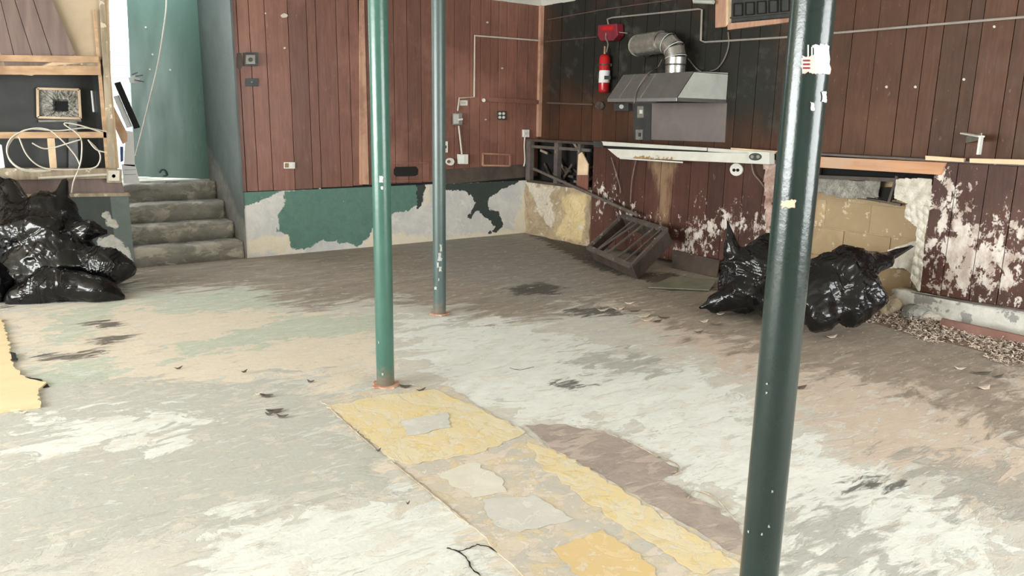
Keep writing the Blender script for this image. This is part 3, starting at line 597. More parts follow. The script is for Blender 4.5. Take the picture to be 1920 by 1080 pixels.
# ---------------------------------------------------------------- black bags
def ico(n):
    import bmesh
    bm = bmesh.new(); bmesh.ops.create_icosphere(bm, subdivisions=n, radius=1); v = np.array([x.co[:] for x in bm.verts]); f = [tuple(q.index for q in p.verts) for p in bm.faces]; bm.free(); return v, f
IV, IF = ico(6)
def bag(label, prims, seed, group=None, creases=70, amp=.030, cen=None, zf=.004):
    """prims: (center, radius, center2, radius2) round cones in world space"""
    rs = np.random.default_rng(seed)
    pr = [(np.array(a, float), ra, np.array(b, float), rb) for a, ra, b, rb in prims]
    c = np.array(cen if cen is not None else (pr[0][0]+pr[0][2])/2)
    def sdf(Q):
        res = None
        for a, ra, b, rb in pr:
            e = b-a; L2 = e@e+1e-9; t = np.clip(((Q-a)@e)/L2, 0, 1); d = np.linalg.norm(Q-a-t[..., None]*e, axis=-1)-(ra+(rb-ra)*t)
            if res is None: res = d
            else:
                k = .07; h = np.clip(.5+.5*(d-res)/k, 0, 1); res = d*(1-h)+res*h-k*h*(1-h)
        return res
    ts = np.linspace(1.1, .02, 110); rad = np.full(len(IV), .02); done = np.zeros(len(IV), bool)
    for t in ts:
        s = sdf(c+IV*t); hit = (~done) & (s < 0); rad[hit] = t+.005; done |= hit
    Vv = c+IV*rad[:, None]
    # crumpled film: concave facets between sharp ridges, at three sizes
    def facets(Q, sp, st):
        A_ = rs.normal(size=(3, 3)); A_, _ = np.linalg.qr(A_); Wq = (Q-c)@A_*np.array([1, 1, st])/sp
        Wq = Wq+.35*np.sin(Wq[:, [1, 2, 0]]*1.3+rs.random(3)*6)
        lo = Wq.min(0)-1; hi = Wq.max(0)+1; n_ = int(min(1400, np.prod(hi-lo)*1.0)); sd_ = lo+rs.random((n_, 3))*(hi-lo)
        o_ = np.empty(len(Q))
        for k0 in range(0, len(Q), 2000):
            D_ = ((Wq[k0:k0+2000, None, :]-sd_[None])**2).sum(-1); o_[k0:k0+2000] = D_.min(1)
        return np.minimum(o_, 1.3)
    d1 = facets(Vv, .20, .42); d2 = facets(Vv, .085, .38); d3 = facets(Vv, .045, .4)
    Vv = Vv+IV*(amp*(1.7*(d1-.5)+.75*(d2-.5)+.28*(d3-.5)))[:, None]*np.clip(rad/.16, .15, 1)[:, None]
    Vv[:, 2] = np.maximum(Vv[:, 2], zf+.0*Vv[:, 2])
    base = Vv.mean(0); base[2] = 0
    o = link('trash_bag', Vv-base, IF, M['bag'], None, True); o.location = base.tolist(); return tag(o, label, 'bag', group)
def fl(x, y, D, r): return V(x, y, D)
D0 = 6.15
# left group
bag('tall slumped black bin bag with two pulled-up corners beside the steps', [
 (V(100,480,D0+.35), .30, V(95,400,D0+.4), .20), (V(40,440,D0+.3), .22, V(20,350,D0+.4), .06), (V(110,400,D0+.4), .12, V(122,338,D0+.42), .03),
 (V(20,350,D0+.4), .07, V(-20,340,D0+.4), .08), (V(170,430,D0+.35), .10, V(196,435,D0+.4), .035), (V(60,520,D0+.3), .28, V(130,500,D0+.35), .27)], 3, creases=110, cen=V(90,450,D0+.35))
bag('rounded black bin bag lying nearest to the concrete steps', [
 (V(200,500,D0+.30), .15, V(120,470,D0+.3), .13), (V(205,505,D0+.3), .16, V(228,505,D0+.35), .12)], 5, creases=60, cen=V(180,500,D0+.3))
bag('flat black bin bag spread low in front of the tall left one', [
 (V(95,535,D0), .13, V(35,560,D0-.02), .08), (V(90,530,D0), .15, V(190,545,D0+.05), .11), (V(190,545,D0+.05), .10, V(225,556,D0+.1), .035), (V(30,565,D0), .07, V(12,572,D0), .03)], 8, creases=70, cen=V(100,535,D0))
bag('black bin bag cut off by the left picture edge', [(V(-30,520,D0), .19, V(-60,530,D0), .2), (V(-30,540,D0), .17, V(-20,545,D0), .15)], 11, creases=40, cen=V(-35,530,D0))
# right group
DR = 6.0
bag('black bin bag left half behind the near post, with upright spike', [
 (V(1400,535,DR+.1), .22, V(1430,500,DR+.1), .20), (V(1380,490,DR+.05), .09, V(1372,465,DR+.05), .06), (V(1368,470,DR), .03, V(1362,403,DR), .006),
 (V(1420,500,DR), .17, V(1440,455,DR+.1), .10), (V(1390,555,DR-.05), .14, V(1345,566,DR), .07), (V(1340,572,DR), .04, V(1312,577,DR), .010), (V(1470,540,DR), .2, V(1450,570,DR-.2), .14)], 21, creases=100, cen=V(1410,520,DR+.05))
bag('black bin bag right of the near post, ragged top by the block opening', [
 (V(1560,540,DR-.45), .24, V(1600,545,DR-.5), .21), (V(1570,500,DR-.45), .16, V(1585,470,DR-.4), .07), (V(1600,490,DR-.45), .12, V(1665,492,DR-.45), .04),
 (V(1630,490,DR-.45), .05, V(1706,464,DR-.4), .012), (V(1520,560,DR-.5), .2, V(1540,590,DR-.6), .12), (V(1600,580,DR-.6), .14, V(1640,565,DR-.6), .08)], 27, creases=110, cen=V(1575,535,DR-.45))

# ---------------------------------------------------------------- exhaust hood
hy0, hy1, hx, hxt, hz0, hz1 = 5.14, 6.09, 5.61, 5.82, 1.665, 1.945
hood = empty('exhaust_hood', (XU, 5.6, hz0), 'dented galvanised wedge exhaust hood on the soot-black wall', 'hood')
yA, yB_ = hy0, hy1; zl = hz0+.035
MB().add([(hx, yA, zl), (hx, yB_, zl), (hxt, yB_+.0, hz1), (hxt, yA, hz1), (hx+.006, yA, zl-.004), (hx+.006, yB_, zl-.004), (hxt+.006, yB_, hz1-.004), (hxt+.006, yA, hz1-.004)],
         [(0,3,2,1),(4,5,6,7),(0,1,5,4),(1,2,6,5),(2,3,7,6),(3,0,4,7)]).build('front_panel', M['steel'], hood)
MB().prism([(hx, yA, zl), (hxt, yA, hz1), (XU, yA, hz1+.01), (XU, yA, zl)], (0, .006, 0)).build('end_panel', M['steel_pale'], hood)  # same hood steel as the front, coloured paler as the brighter-lit side
MB().prism([(hx, yB_, zl), (hxt, yB_, hz1), (XU, yB_, hz1), (XU, yB_, zl)], (0, -.006, 0)).build('end_panel', M['steel_pale'], hood)
MB().box((hxt, yA, hz1-.006), (XU, yB_, hz1)).build('top_panel', M['steel'], hood)
l = MB(); l.box((hx-.004, yA-.004, hz0), (hx+.015, yB_, zl)).box((hx, yA-.004, hz0), (XU, yA+.012, zl)).box((hx, yB_-.012, hz0), (XU, yB_, zl)); l.build('rim', M['steel'], hood, bevel=.003)
MB().box((hx+.02, yA+.02, hz0+.03), (XU, yB_-.02, hz0+.034)).build('grease_filter', M['dark_metal'], hood)
for yy in (5.92, 5.62): MB().bar((hx-.003, yy, zl), (hxt-.003, yy, hz1), .012, .006, (0, 0, 1)).build('seam', M['grey_metal'], hood)
duct = empty('exhaust_duct', (6.08, 5.58, hz1), 'silver round elbow duct rising from hood and bending left into wall', 'duct')
c0 = P(1266, 128, 0, 6.07); cx, cy = 6.07, c0[1]; r0 = .10
MB().tube([(cx, cy, hz1), (cx, cy, 2.03)], r0, 28).build('collar', M['duct'], duct, True)
MB().tube([(cx, cy, 2.03), (cx, cy, 2.045)], r0+.006, 28).build('clamp_band', M['dark_metal'], duct, True)
top = P(1262, 92, 0, 6.07)[2]; lft = P(1195, 88, 0, 6.07)
seg = [np.array((cx, cy, 2.045)), np.array((cx, cy, 2.11)), np.array((cx, cy+.03, 2.19)), np.array((cx, cy+.11, 2.25)), np.array((cx, cy+.21, 2.27))]
for i in range(4):
    m_ = MB().tube([seg[i], seg[i+1]], [r0+.004-.001*i, r0+.004-.001*i], 28, cap=False).build('elbow_ring', M['duct'], duct, True)
for i in range(1, 4): MB().add(*(lambda q: (q.v, q.f))(MB().tube([seg[i]-(seg[i]-seg[i-1])*.06, seg[i]+(seg[i+1]-seg[i])*.06], r0+.0085, 28, cap=False))).build('elbow_seam', M['steel_pale'], duct, True)
e = np.array((cx+.02, lft[1], 2.262))
st_ = [seg[4]+(e-seg[4])*t for t in np.linspace(0, 1, 12)]
MB().tube(st_, [r0+.012+(.003 if k % 3 == 0 else 0) for k in range(12)], 28).build('straight_pipe', M['duct'], duct, True)
MB().tube([e, e+np.array((.04, .05, 0)), e+np.array((.15, .07, 0)), e+np.array((.20, .07, 0))], [r0+.012, r0+.012, r0+.005, r0+.005], 28).build('wall_elbow', M['duct'], duct, True)
tag(MB().prism([P(1222,193,0,XU-.006), P(1363,193,0,XU-.006), P(1359,267,0,XU-.006), P(1221,262,0,XU-.006)], (.005, 0, 0)).build('splashback', M['steel_sheet']), 'flat grey-brown metal splashback sheet under the exhaust hood', 'metal sheet')
tag(MB().prism([P(1186,193,0,XU-.009), P(1221,193,0,XU-.009), P(1220,264,0,XU-.009), P(1188,262,0,XU-.009)], (.007, 0, 0)).build('backing_board', M['dark_metal']), 'black backing strip beside the splashback carrying two switches', 'board')

def plate(name, poly, ax, val, d, m, label, cat, parts=(), group=None, bevel=.002):
    ps = [P(x, y, ax, val) for x, y in poly]; c = np.mean(ps, 0); t = empty(name, c, label, cat, group)
    pxprism(poly, ax, val, d).build('cover', M[m], t, bevel=bevel)
    for pn, pp, pd, pm in parts: pxprism(pp, ax, val-d, pd).build(pn, M[pm], t)
    return t
def rect(x0, y0, x1, y1): return [(x0, y0), (x1, y0), (x1, y1), (x0, y1)]
def disc(cx, cy, r, n=18, ry=None): return [(cx+r*math.cos(2*math.pi*k/n), cy+(ry or r)*math.sin(2*math.pi*k/n)) for k in range(n)]
plate('switch_plate', rect(1197,199,1208,221), 0, XU-.01, .02, 'grey_metal', 'upper of two small switch plates beside the splashback', 'switch', [('toggle', rect(1200,206,1205,213), .01, 'white')])
plate('switch_plate', rect(1194,243,1206,262), 0, XU-.01, .02, 'grey_metal', 'lower of two small switch plates beside the splashback', 'switch', [('toggle', rect(1198,249,1202,256), .01, 'dark_metal')])
plate('wall_bracket', rect(1158,194,1185,208), 0, XU-.01, .06, 'dark_metal', 'small dark metal box hanging beneath far end of hood', 'box', [('dial', disc(1166,200,4), .01, 'steel_pale')])
plate('wall_disc', disc(1127,198,8), 0, XU-.005, .03, 'wood_dark', 'dark round disc on wall under the red cylinder', 'disc')
# fire suppression
fx = XU-.09
fe = empty('fire_extinguisher', P(1133, 175, 0, XU), 'red fire suppression cylinder hanging on black wall left of hood', 'extinguisher')
b0 = P(1132, 172, 0, fx); t0 = P(1134, 104, 0, fx); rr = .062
MB().tube([b0+[0, 0, -.01], b0, b0+[0, 0, .02], t0-[0, 0, .03], t0, t0+[0, 0, .015]], [rr*.7, rr*.92, rr, rr, rr*.8, rr*.35], 24).build('cylinder', M['red'], fe, True)
MB().tube([b0+[0, 0, .10], b0+[0, 0, .235]], rr+.0015, 24).build('name_label', M['paper'], fe, True)
MB().prism([P(1133,142,0,fx-rr-.004), P(1145,142,0,fx-rr-.004), P(1145,149,0,fx-rr-.004), P(1133,149,0,fx-rr-.004)], (.003, 0, 0)).build('label_print', M['dark_metal'], fe)
MB().tube([t0+[0, 0, .015], t0+[0, 0, .10]], .018, 10).build('valve', M['brass'], fe, True)
MB().bar(b0+[0, 0, .3]+[.03, 0, 0], b0+[rr+.03, 0, .3], .05, .03).build('mount_bracket', M['grey_metal'], fe)
MB().tube([b0+[0, 0, .29], b0+[0, 0, .305]], rr+.004, 24).build('strap', M['dark_metal'], fe, True)
cb = empty('release_box', P(1138, 60, 0, XU), 'dusty dark red release box above the fire cylinder', 'box')
MB().prism([P(1121,47,0,fx-.03), P(1156,44,0,fx-.03), P(1158,66,0,fx-.03), P(1150,76,0,fx-.03), P(1126,77,0,fx-.03), P(1120,66,0,fx-.03)], (.10, 0, 0)).build('housing', M['red_dark'], cb, bevel=.006)
MB().prism([P(1128,50,0,fx-.034), P(1150,49,0,fx-.034), P(1150,56,0,fx-.034), P(1128,57,0,fx-.034)], (.006, 0, 0)).build('hasp', M['red'], cb)
MB().tube(pxpath([(1136,62),(1136,72),(1140,82),(1137,98)], 0, fx-.035), .007, 6).build('actuator', M['grey_metal'], cb, True)
MB().tube([P(1157,60,0,fx), P(1176,62,0,fx)], .005, 6).build('pull_pin', M['conduit'], cb)
def pipe(pts, ax, val, r, m, label, cat='pipe', k=1, name='conduit'):
    path = [P(x, y, ax, val) for x, y in pts] if k == 1 else pxpath(pts, ax, val, k)
    o = MB().tube(path, r, 8).build(name, M[m], None, True); return tag(o, label, cat)
pipe([(1141,46),(1139,36),(1148,33),(1310,17),(1316,18),(1314,76),(1322,79),(1470,70),(1920,32),(2100,18)], 0, XU-.03, .010, 'conduit', 'thin grey conduit running from the red box along the right wall past the near post')
pipe([(1027,37),(1130,18),(1300,-6)], 0, XU-.015, .006, 'conduit_dark', 'faint dark pipe run just below the ceiling at the corner')
pipe([(1024,78),(1120,69)], 0, XU-.015, .006, 'conduit_dark', 'faint dark pipe on black wall between corner and red box')
pipe([(1026,193),(1112,196)], 0, XU-.015, .012, 'conduit_dark', 'dark wooden strip on black wall low between corner and red cylinder', 'strip', name='wall_strip')
for x, y in ((1300,6),(1315,12)): pass
tag(MB().tube([P(1298,-20,0,XU-.12), P(1302,3,0,XU-.12), P(1338,4,0,XU-.12)], .02, 10).build('pipe_stub', M['steel_pale'], None, True), 'pale pipe end at the top edge left of the vent window', 'pipe')
# cords by hood
def cord(pts, ax, val, r, m, label, k=6): return tag(MB().tube(pxpath(pts, ax, val, k), r, 6).build('cord', M[m], None, True), label, 'cord')
cord([(1365,60),(1366,85),(1358,110),(1345,128),(1332,133)], 0, XU-.03, .006, 'cable_dark', 'brown cord curving down from vent window to hood top')
cord([(1241,112),(1232,128),(1215,138,5.80),(1196,165,5.68),(1190,186,5.59),(1189,193,5.59)], 0, XU-.1, .007, 'cable_dark', 'cord draped over hood front from the duct down to rim')
cord([(1290,110),(1305,128),(1314,134)], 0, XU-.05, .006, 'cable_dark', 'short cord between the duct elbow and hood top')
# vent window
vw = empty('window_1', P(1420, 54, 0, XU), None, None); tag(vw, kind='structure')
MB().prism([P(1364,-45,0,XU-.006), P(1495,-60,0,XU-.006), P(1495,30,0,XU-.006), P(1364,42,0,XU-.006)], (.005, 0, 0)).build('dark_pane', M['dark_metal'], vw)
MB().prism([P(1342,-45,0,XU-.05), P(1362,-47,0,XU-.05), P(1361,50,0,XU-.05), P(1341,52,0,XU-.05)], (.05, 0, 0)).build('window_frame', M['copper_wood'], vw)
MB().prism([P(1362,-47,0,XU-.055), P(1366,-47,0,XU-.055), P(1365,45,0,XU-.055), P(1361,49,0,XU-.055)], (.055, 0, 0)).build('window_frame', M['wood_cream'], vw)
MB().prism([P(1364,44,0,XU-.05), P(1500,32,0,XU-.05), P(1500,39,0,XU-.05), P(1364,56,0,XU-.05)], (.05, 0, 0)).build('window_sill', M['copper_wood'], vw)
for i, x in enumerate((1376, 1398, 1420, 1442, 1464)):
    yb = 33-i*2; c = [(x, yb-26), (x+16, yb-27), (x+16, yb-4), (x, yb-3)]; mb = MB()
    for a, b in zip(c, c[1:]+c[:1]): mb.bar(P(*a, 0, XU-.012), P(*b, 0, XU-.012), .012, .012)
    mb.build('grille_loop', M['black'], vw)
MB().bar(P(1366,34,0,XU-.02), P(1490,22,0,XU-.02), .02, .012).build('grille_bar', M['dark_metal'], vw)

# fluorescent fixture ---------------------------------------------
lf = empty('light_fixture', P(1280, 300, 0, XL), 'long white fluorescent fixture without tube hanging along the ledge', 'lamp')
FXx = XL-.09
def yz(x, y, X): q = P(x, y, 0, X); return q
def lfp(poly, X, d, name, m): return MB().prism([P(x, y, 0, X) for x, y in poly], (d, 0, 0)).build(name, M[m], lf, bevel=.002)
lfp([(1127,265),(1325,277),(1325,283),(1131,273)], FXx+.03, .06, 'housing', 'white_metal')
lfp([(1327,277),(1405,283),(1405,289),(1327,284)], FXx+.03, .06, 'housing', 'white_metal')
lfp([(1112,264),(1128,266),(1131,277),(1113,275)], FXx+.02, .05, 'end_cap', 'dark_metal')
M['rusty_white'] = layered('rust_speckled_white_enamel', ((.72, .71, .64), (.64, .63, .56), 6, S), [('rust', (.30, .17, .07), (.45, .30, .12), .16, 25, S, .01, 1)], rough=.4)
q = [P(1139,279,0,FXx), P(1440,294,0,FXx), P(1440,308,0,FXx-.02), P(1158,295,0,FXx-.02)]
refl, rc_ = grid('reflector', q[3], q[2]-q[3], q[0]-q[3], 80, 6, M['rusty_white'], lf, thick=(.004, 0, -.002))
set_attr(refl, 'rust', field(rc_[:, [1, 2]], [rpx([(1188,293),(1262,296),(1262,302),(1188,299)], FXx-.02)]))
lfp([(1134,273),(1403,287),(1403,291),(1137,277)], FXx+.035, .03, 'channel', 'black')
lfp([(1403,283),(1442,285),(1442,308),(1403,305)], FXx-.025, .08, 'end_plate', 'white_metal')
MB().prism([P(x, y, 0, FXx-.03) for x, y in disc(1416, 294, 12, 16, 7)], (.01, 0, 0)).build('socket', M['dark_metal'], lf)
for x in (1410, 1421): MB().prism([P(a, b, 0, FXx-.038) for a, b in disc(x, 294, 3.2, 12)], (.01, 0, 0)).build('socket_contact', M['grey_metal'], lf)
lfp([(1160,295),(1280,303),(1280,306),(1162,298)], FXx-.022, .004, 'lower_lip', 'white_metal')
cord([(1146,295),(1155,325),(1162,350),(1163,362)], 0, XL-.02, .005, 'cable_dark', 'left one of two thin cords dangling under the light fixture')
cord([(1193,298),(1188,320),(1184,345),(1182,380)], 0, XL-.02, .005, 'cable_dark', 'right one of two thin cords dangling under the light fixture')
cord([(1409,306),(1413,325),(1425,340),(1436,355)], 0, XL-.02, .006, 'cable_dark', 'cord looping from the fixture end down towards torn paper')
t = empty('round_outlet', P(1380, 318, 0, XL), 'round white two-hole outlet on red-brown boards under the fixture', 'outlet')
MB().prism([P(a, b, 0, XL-.0) for a, b in disc(1380, 318, 12, 24)], (.018, 0, 0)).build('cover', M['white'], t, bevel=.003)
for x in (1376, 1383): MB().prism([P(a, b, 0, XL-.003) for a, b in disc(x, 319, 3, 12)], (.004, 0, 0)).build('socket_hole', M['black'], t)
# angle bracket
ab = empty('angle_bracket', P(1835, 270, 0, XU), 'white metal angle bracket sticking out over the ledge at right', 'bracket')
q0, q1, q2 = P(1806,250,0,XU-.02), P(1840,256,0,XU-.20), P(1835,290,0,XU-.20)
MB().bar(q0, q1, .05, .012, (0, 0, 1)).build('arm', M['white_metal'], ab, bevel=.002)
MB().bar(q1, q2, .05, .014, (0, 1, 0)).build('plate', M['white_metal'], ab, bevel=.002)
MB().bar(P(1840,256,0,XU-.20), P(1812,262,0,XU-.02), .006, .05, (0, 0, 1)).build('web', M['grey_metal'], ab)

# back wall fittings ----------------------------------------------
plate('wall_box', rect(456,99,481,124), 1, YB-.005, .05, 'dark_metal', 'square dark green junction box high on the back wall panelling', 'box', [('cover_plate', rect(461,103,478,120), .006, 'grey_metal'), ('knob', disc(469,112,4), .02, 'dark_metal')])
pxprism([(444,100),(452,99),(456,120),(450,132),(444,126)], 1, YB-.004, .004).build('smudge_plate', M['wood_dark'], wback)
plate('blank_plate', rect(460,147,484,162), 1, YB-.005, .012, 'dark_metal', 'small dark blank plate under the square junction box', 'plate', [('screw', disc(472,154,1.5, 8), .003, 'grey_metal')])
plate('wall_outlet', rect(532,304,552,316), 1, YB-.005, .02, 'white', 'small white outlet low on the left panelling', 'outlet', [('outlet_face', rect(534,306,541,314), .004, 'brass'), ('outlet_face', rect(543,306,550,314), .004, 'white')])
plate('four_hole_outlet', rect(932,208,949,225), 1, YB-.005, .012, 'dark_metal', 'small black square plate with four pale sockets', 'outlet', [('socket', disc(937,213,2.6,10), .005, 'white'), ('socket', disc(944,213,2.6,10), .005, 'white'), ('socket', disc(937,220,2.6,10), .005, 'white'), ('socket', disc(944,220,2.6,10), .005, 'white')])
pipe([(1024,77),(890,67),(889,182),(861,184),(858,208)], 1, YB-.03, .011, 'cable', 'pale stepped conduit on the back wall dropping from the corner run')
pipe([(860,236),(866,290)], 1, YB-.03, .011, 'cable', 'pale straight conduit between grey switch box and white box')
plate('label_plate', rect(862,188,876,198), 1, YB-.005, .012, 'white', 'tiny white plate tucked under the conduit bend', 'plate', [('print', rect(865,191,873,195), .002, 'cable')])
plate('switch_box', rect(848,212,862,234), 1, YB-.005, .06, 'grey_metal', 'grey metal switch box with side lever on the back wall', 'box', [('cover_plate', rect(850,214,860,232), .004, 'steel_pale'), ('lever', [(859,223),(867,222),(867,225),(859,226)], .01, 'white')])
plate('white_box', rect(857,289,873,307), 1, YB-.005, .06, 'white', 'small white square box at foot of the conduit', 'box', [('cover_plate', rect(859,291,871,305), .004, 'paper')])
plate('round_fitting', disc(842,303,7), 1, YB-.005, .04, 'white', 'round white fitting beside the small white box', 'fitting', [('hub', disc(841,303,3,10), .01, 'brass')])
plate('narrow_plate', rect(833,265,839,286), 1, YB-.005, .012, 'white', 'narrow upright white plate right of the farthest post', 'plate', [('slot', rect(835,273,837,278), .003, 'dark_metal')])
plate('corner_switch', rect(979,243,990,257), 1, YB-.005, .03, 'white', 'white switch beside the corner above the ledge', 'switch', [('toggle', rect(983,248,986,252), .01, 'cable')])
cord([(984,257),(983,275),(984,300),(982,312)], 1, YB-.03, .010, 'cable', 'pale wire dropping from the corner switch')
for i, (x, y, r) in enumerate(((533,29,6.5), (534,90,2.5), (914,42,2.5), (911,224,2), (942,128,2), (498,25,2), (600,354,2))):
    MB().prism([P(x+r*math.cos(a)*random.uniform(.7, 1.1), y+r*.8*math.sin(a)*random.uniform(.7, 1.1), 1, YB-.008) for a in np.linspace(0, 2*math.pi, 9)[:-1]], (0, .006, 0)).build('paint_chip', M['cable'], wback)
for (x, y) in ((1864,50), (1716,163), (1807,149), (1662,163)):
    MB().prism([P(a, b, 0, XU-.008) for a, b in disc(x, y, 2.6, 8)], (.006, 0, 0)).build('nail_hole', M['cable'], wr)

# left partition fittings -----------------------------------------
plate('outlet_box', rect(200,317,227,342), 1, YP-.10, .05, 'wood_old', 'cream square outlet box at foot of the weathered stud', 'outlet', [('outlet_face', rect(203,320,224,339), .006, 'cable'), ('outlet_hole', disc(213,330,3.5,10), .006, 'grey_metal')])
def loop(cx, cy, rx, ry, a0=0, a1=6.28, rot=0, n=26):
    return [(cx+rx*math.cos(a)*math.cos(rot)-ry*math.sin(a)*math.sin(rot), cy+rx*math.cos(a)*math.sin(rot)+ry*math.sin(a)*math.cos(rot)) for a in np.linspace(a0, a1, n)]
YC = YP-.12
cc1 = empty('cable_coil', P(90, 335, 1, YC), 'loose coils of cream cable hanging over the cross rail', 'cable')
for i, pts in enumerate([
 [(200,247),(160,240),(110,245),(60,242),(35,250),(15,275),(18,300),(40,318),(70,322),(95,320)],
 [(95,320),(40,316),(14,290),(20,260),(55,242),(90,243),(115,262),(140,290),(150,310)],
 [(190,248),(150,235),(120,232),(150,256),(153,290),(148,315),(138,340),(134,362)],
 [(60,268),(80,278),(100,277),(130,268),(150,262)], [(35,256),(50,290),(75,312),(110,318),(170,316),(186,305),(186,285),(165,262)],
 [(165,262),(180,280),(200,286)]]):
    MB().tube(smoothpath([P(x, y, 1, YC-.012*i) for x, y in pts], 6), .0065, 6).build('cable_strand', M['cable'], cc1, True)
cord([(312,-10),(311,20),(305,65),(296,120),(282,180),(266,245),(254,292)], 1, YD-.25, .008, 'cable', 'white wire hanging in a long curve across the green door')
tag(MB().tube([P(72,334,1,YP-.13), P(205,327,1,YP-.10)], .012, 8).build('conduit', M['cable']), 'pale conduit lying along the bottom plate under the coils', 'pipe')
tag(MB().bar(P(220,155,1,8.6), P(257,240,1,8.5), .055, .03, (0, 1, 0)).build('black_bar', M['black']), 'black straight bar leaning in the doorway beside the door', 'bar')
tag(MB().bar(P(218,180,1,8.62), P(243,238,1,8.55), .05, .02, (0, 1, 0)).build('white_bar', M['paper']), 'short white plank leaning behind the black bar', 'bar')
t = empty('notice_papers', P(245, 345, 1, 8.5), 'white printed papers tacked low at left jamb of the doorway', 'paper')
for poly, m_ in (([(236,245),(250,247),(253,312),(232,310)], 'paper'), ([(228,308),(254,309),(262,343),(232,344)], 'paper'), ([(225,275),(231,275),(231,302),(226,304)], 'blue')):
    pxprism(poly, 1, 8.5, .004).build('sheet', M[m_], t)
for y in (318, 327): pxprism([(233,y),(255,y-.5),(255,y+.4),(233,y+1)], 1, 8.494, .002).build('ruled_line', M['grey_metal'], t)
tag(pxprism([(-6,268),(3,272),(9,314),(-4,317)], 1, YP-.05, .01).build('white_card', M['paper']), 'white card at the left picture edge above the bags', 'card')

# ---------------------------------------------------------------- tipped crate frame
cr = empty('slatted_crate', P(1170, 500, 2, 0), 'tipped dark wooden crate frame with thin slats leaning against wall', 'crate')
A = P(1103, 464, 2, .15); B = P(1183, 499, 2, .13)           # bottom edge of open face, left and right
E_len = np.linalg.norm(B-A); ex = (B-A)/E_len; nrm = np.cross(ex, [0, 0, 1]); nrm /= np.linalg.norm(nrm)
if nrm@(-_fw) < 0: nrm = -nrm                                   # horizontal, towards viewer
Cc = P(1166, 405, 0, XL-.05); ey = Cc-A; ey -= ex*(ey@ex)*.0; Lh = np.linalg.norm(ey); ey /= Lh
ez = np.cross(ex, ey); ez /= np.linalg.norm(ez)
if ez@(-_fw) < 0: ez = -ez
def cp(u, v, w=0): return A+ex*u*E_len+ey*v*Lh-ez*w
dp = .15
def cbar(a, b, w, h, name='rail', m='wood_grey'): MB().bar(a, b, w, h, ez).build(name, M[m], cr, bevel=.002)
cbar(cp(0, 0), cp(1, 0), .05, .03); cbar(cp(0, 1), cp(1, 1), .05, .03); cbar(cp(0, 0), cp(0, 1), .035, .03); cbar(cp(1, 0), cp(1, 1), .035, .03)
for a, b in ((.2, .30), (.42, .55), (.66, .78), (.84, .92)): cbar(cp(a, 0), cp(b, 1), .018, .02, 'slat')
cbar(cp(.2, .02), cp(.42, 1), .015, .02, 'slat')
def side(p, q, name):
    MB().prism([p, q, q-ez*dp, p-ez*dp], ez*0+np.cross(q-p, ez)/np.linalg.norm(np.cross(q-p, ez))*.015).build(name, M['wood_dark'], cr)
side(cp(1, 0), cp(1, 1), 'side_board'); side(cp(0, 0), cp(0, 1), 'side_board'); side(cp(0, 1), cp(1, 1), 'side_board'); side(cp(1, 0), cp(0, 0), 'side_board')
tag(MB().bar(P(1000,316,0,XL-.06), P(1195,403,0,XL-.12), .02, .03).build('leaning_rod', M['wood_grey']), 'long dark wooden strip slanting from the corner down to the crate', 'strip')
# fallen board by crate and strips on floor
tag(MB().prism([P(1262,468,0,XL-.03), P(1350,488,0,XL-.03), P(1345,520,0,XL-.14), P(1262,502,0,XL-.14)], (-.012, 0, 0)).build('fallen_board', M['wood_dark']), 'dark board propped along foot of the wall right of the crate', 'board')
tag(MB().prism([P(1215,540,2,.01), P(1260,520,2,.03), P(1345,525,2,.03), P(1330,545,2,.012)], (0, 0, .01)).build('floor_sheet', mat('mossy_grey_sheet', (.16, .16, .12), (.24, .23, .17), 6, rough=.8)), 'loose dark greenish sheet lying between crate and right bags', 'sheet')
tag(MB().prism([P(1768,596,0,5.80), P(1990,644,0,5.80), P(1990,668,0,5.79), P(1766,614,0,5.79)], (-.03, 0, 0)).build('red_plank', M['brown_board'], bevel=.004), 'reddish weathered plank on edge along the white kerb', 'plank')

# ---------------------------------------------------------------- floor layers
def jag_poly(px, n, amp, seed):
    rs = random.Random(seed); pts = [P(x, y, 2, 0) for x, y in px]; out = []
    for a, b in zip(pts, pts[1:]+pts[:1]):
        L = np.linalg.norm(b-a); k = max(1, int(L/n)); nn = np.array([-(b-a)[1], (b-a)[0], 0])/L
        for i in range(k): out.append(a+(b-a)*i/k+(nn*rs.uniform(-amp, amp) if i else 0))
    return out
def sheet_on_floor(name, px, m, z=.004, n=.05, amp=.01, seed=0, parent=floor, z0=.0006):
    pts = jag_poly(px, n, amp, seed); return MB().prism([p+[0, 0, z0] for p in pts], (0, 0, z)).build(name, m, parent)
M['yellow_floor'] = layered('worn_yellow_vinyl', ((.70, .56, .29), (.66, .57, .38), 7, (1, 1, 1)), [(-.02, (.70, .64, .49), (.66, .58, .40), 1.5, 8, (1.3, .7, 1), .05, .75), (-.12, (.60, .44, .19), (.62, .48, .24), 1.4, 14, S, .04, .5), (-.14, (.70, .67, .58), (.60, .57, .5), 1.5, 20, S, .03, .7), (-.27, (.42, .33, .2), (.36, .28, .18), 1.6, 40, S, .03, .6)], rough=.75, bumpd=.01)
M['tan_floor'] = layered('worn_tan_vinyl', ((.56, .50, .41), (.47, .455, .41), 6, S), [(-.04, (.66, .57, .47), (.60, .52, .44), 1.6, 8, (.8, 1.3, 1), .04, .8), (-.08, (.60, .48, .28), (.64, .53, .34), 1.5, 9, S, .05, .7), (-.15, (.72, .68, .6), (.66, .62, .55), 1.5, 22, S, .03, .7), (-.27, (.3, .25, .18), (.36, .28, .18), 1.6, 40, S, .03, .6)], rough=.8, bumpd=.01)
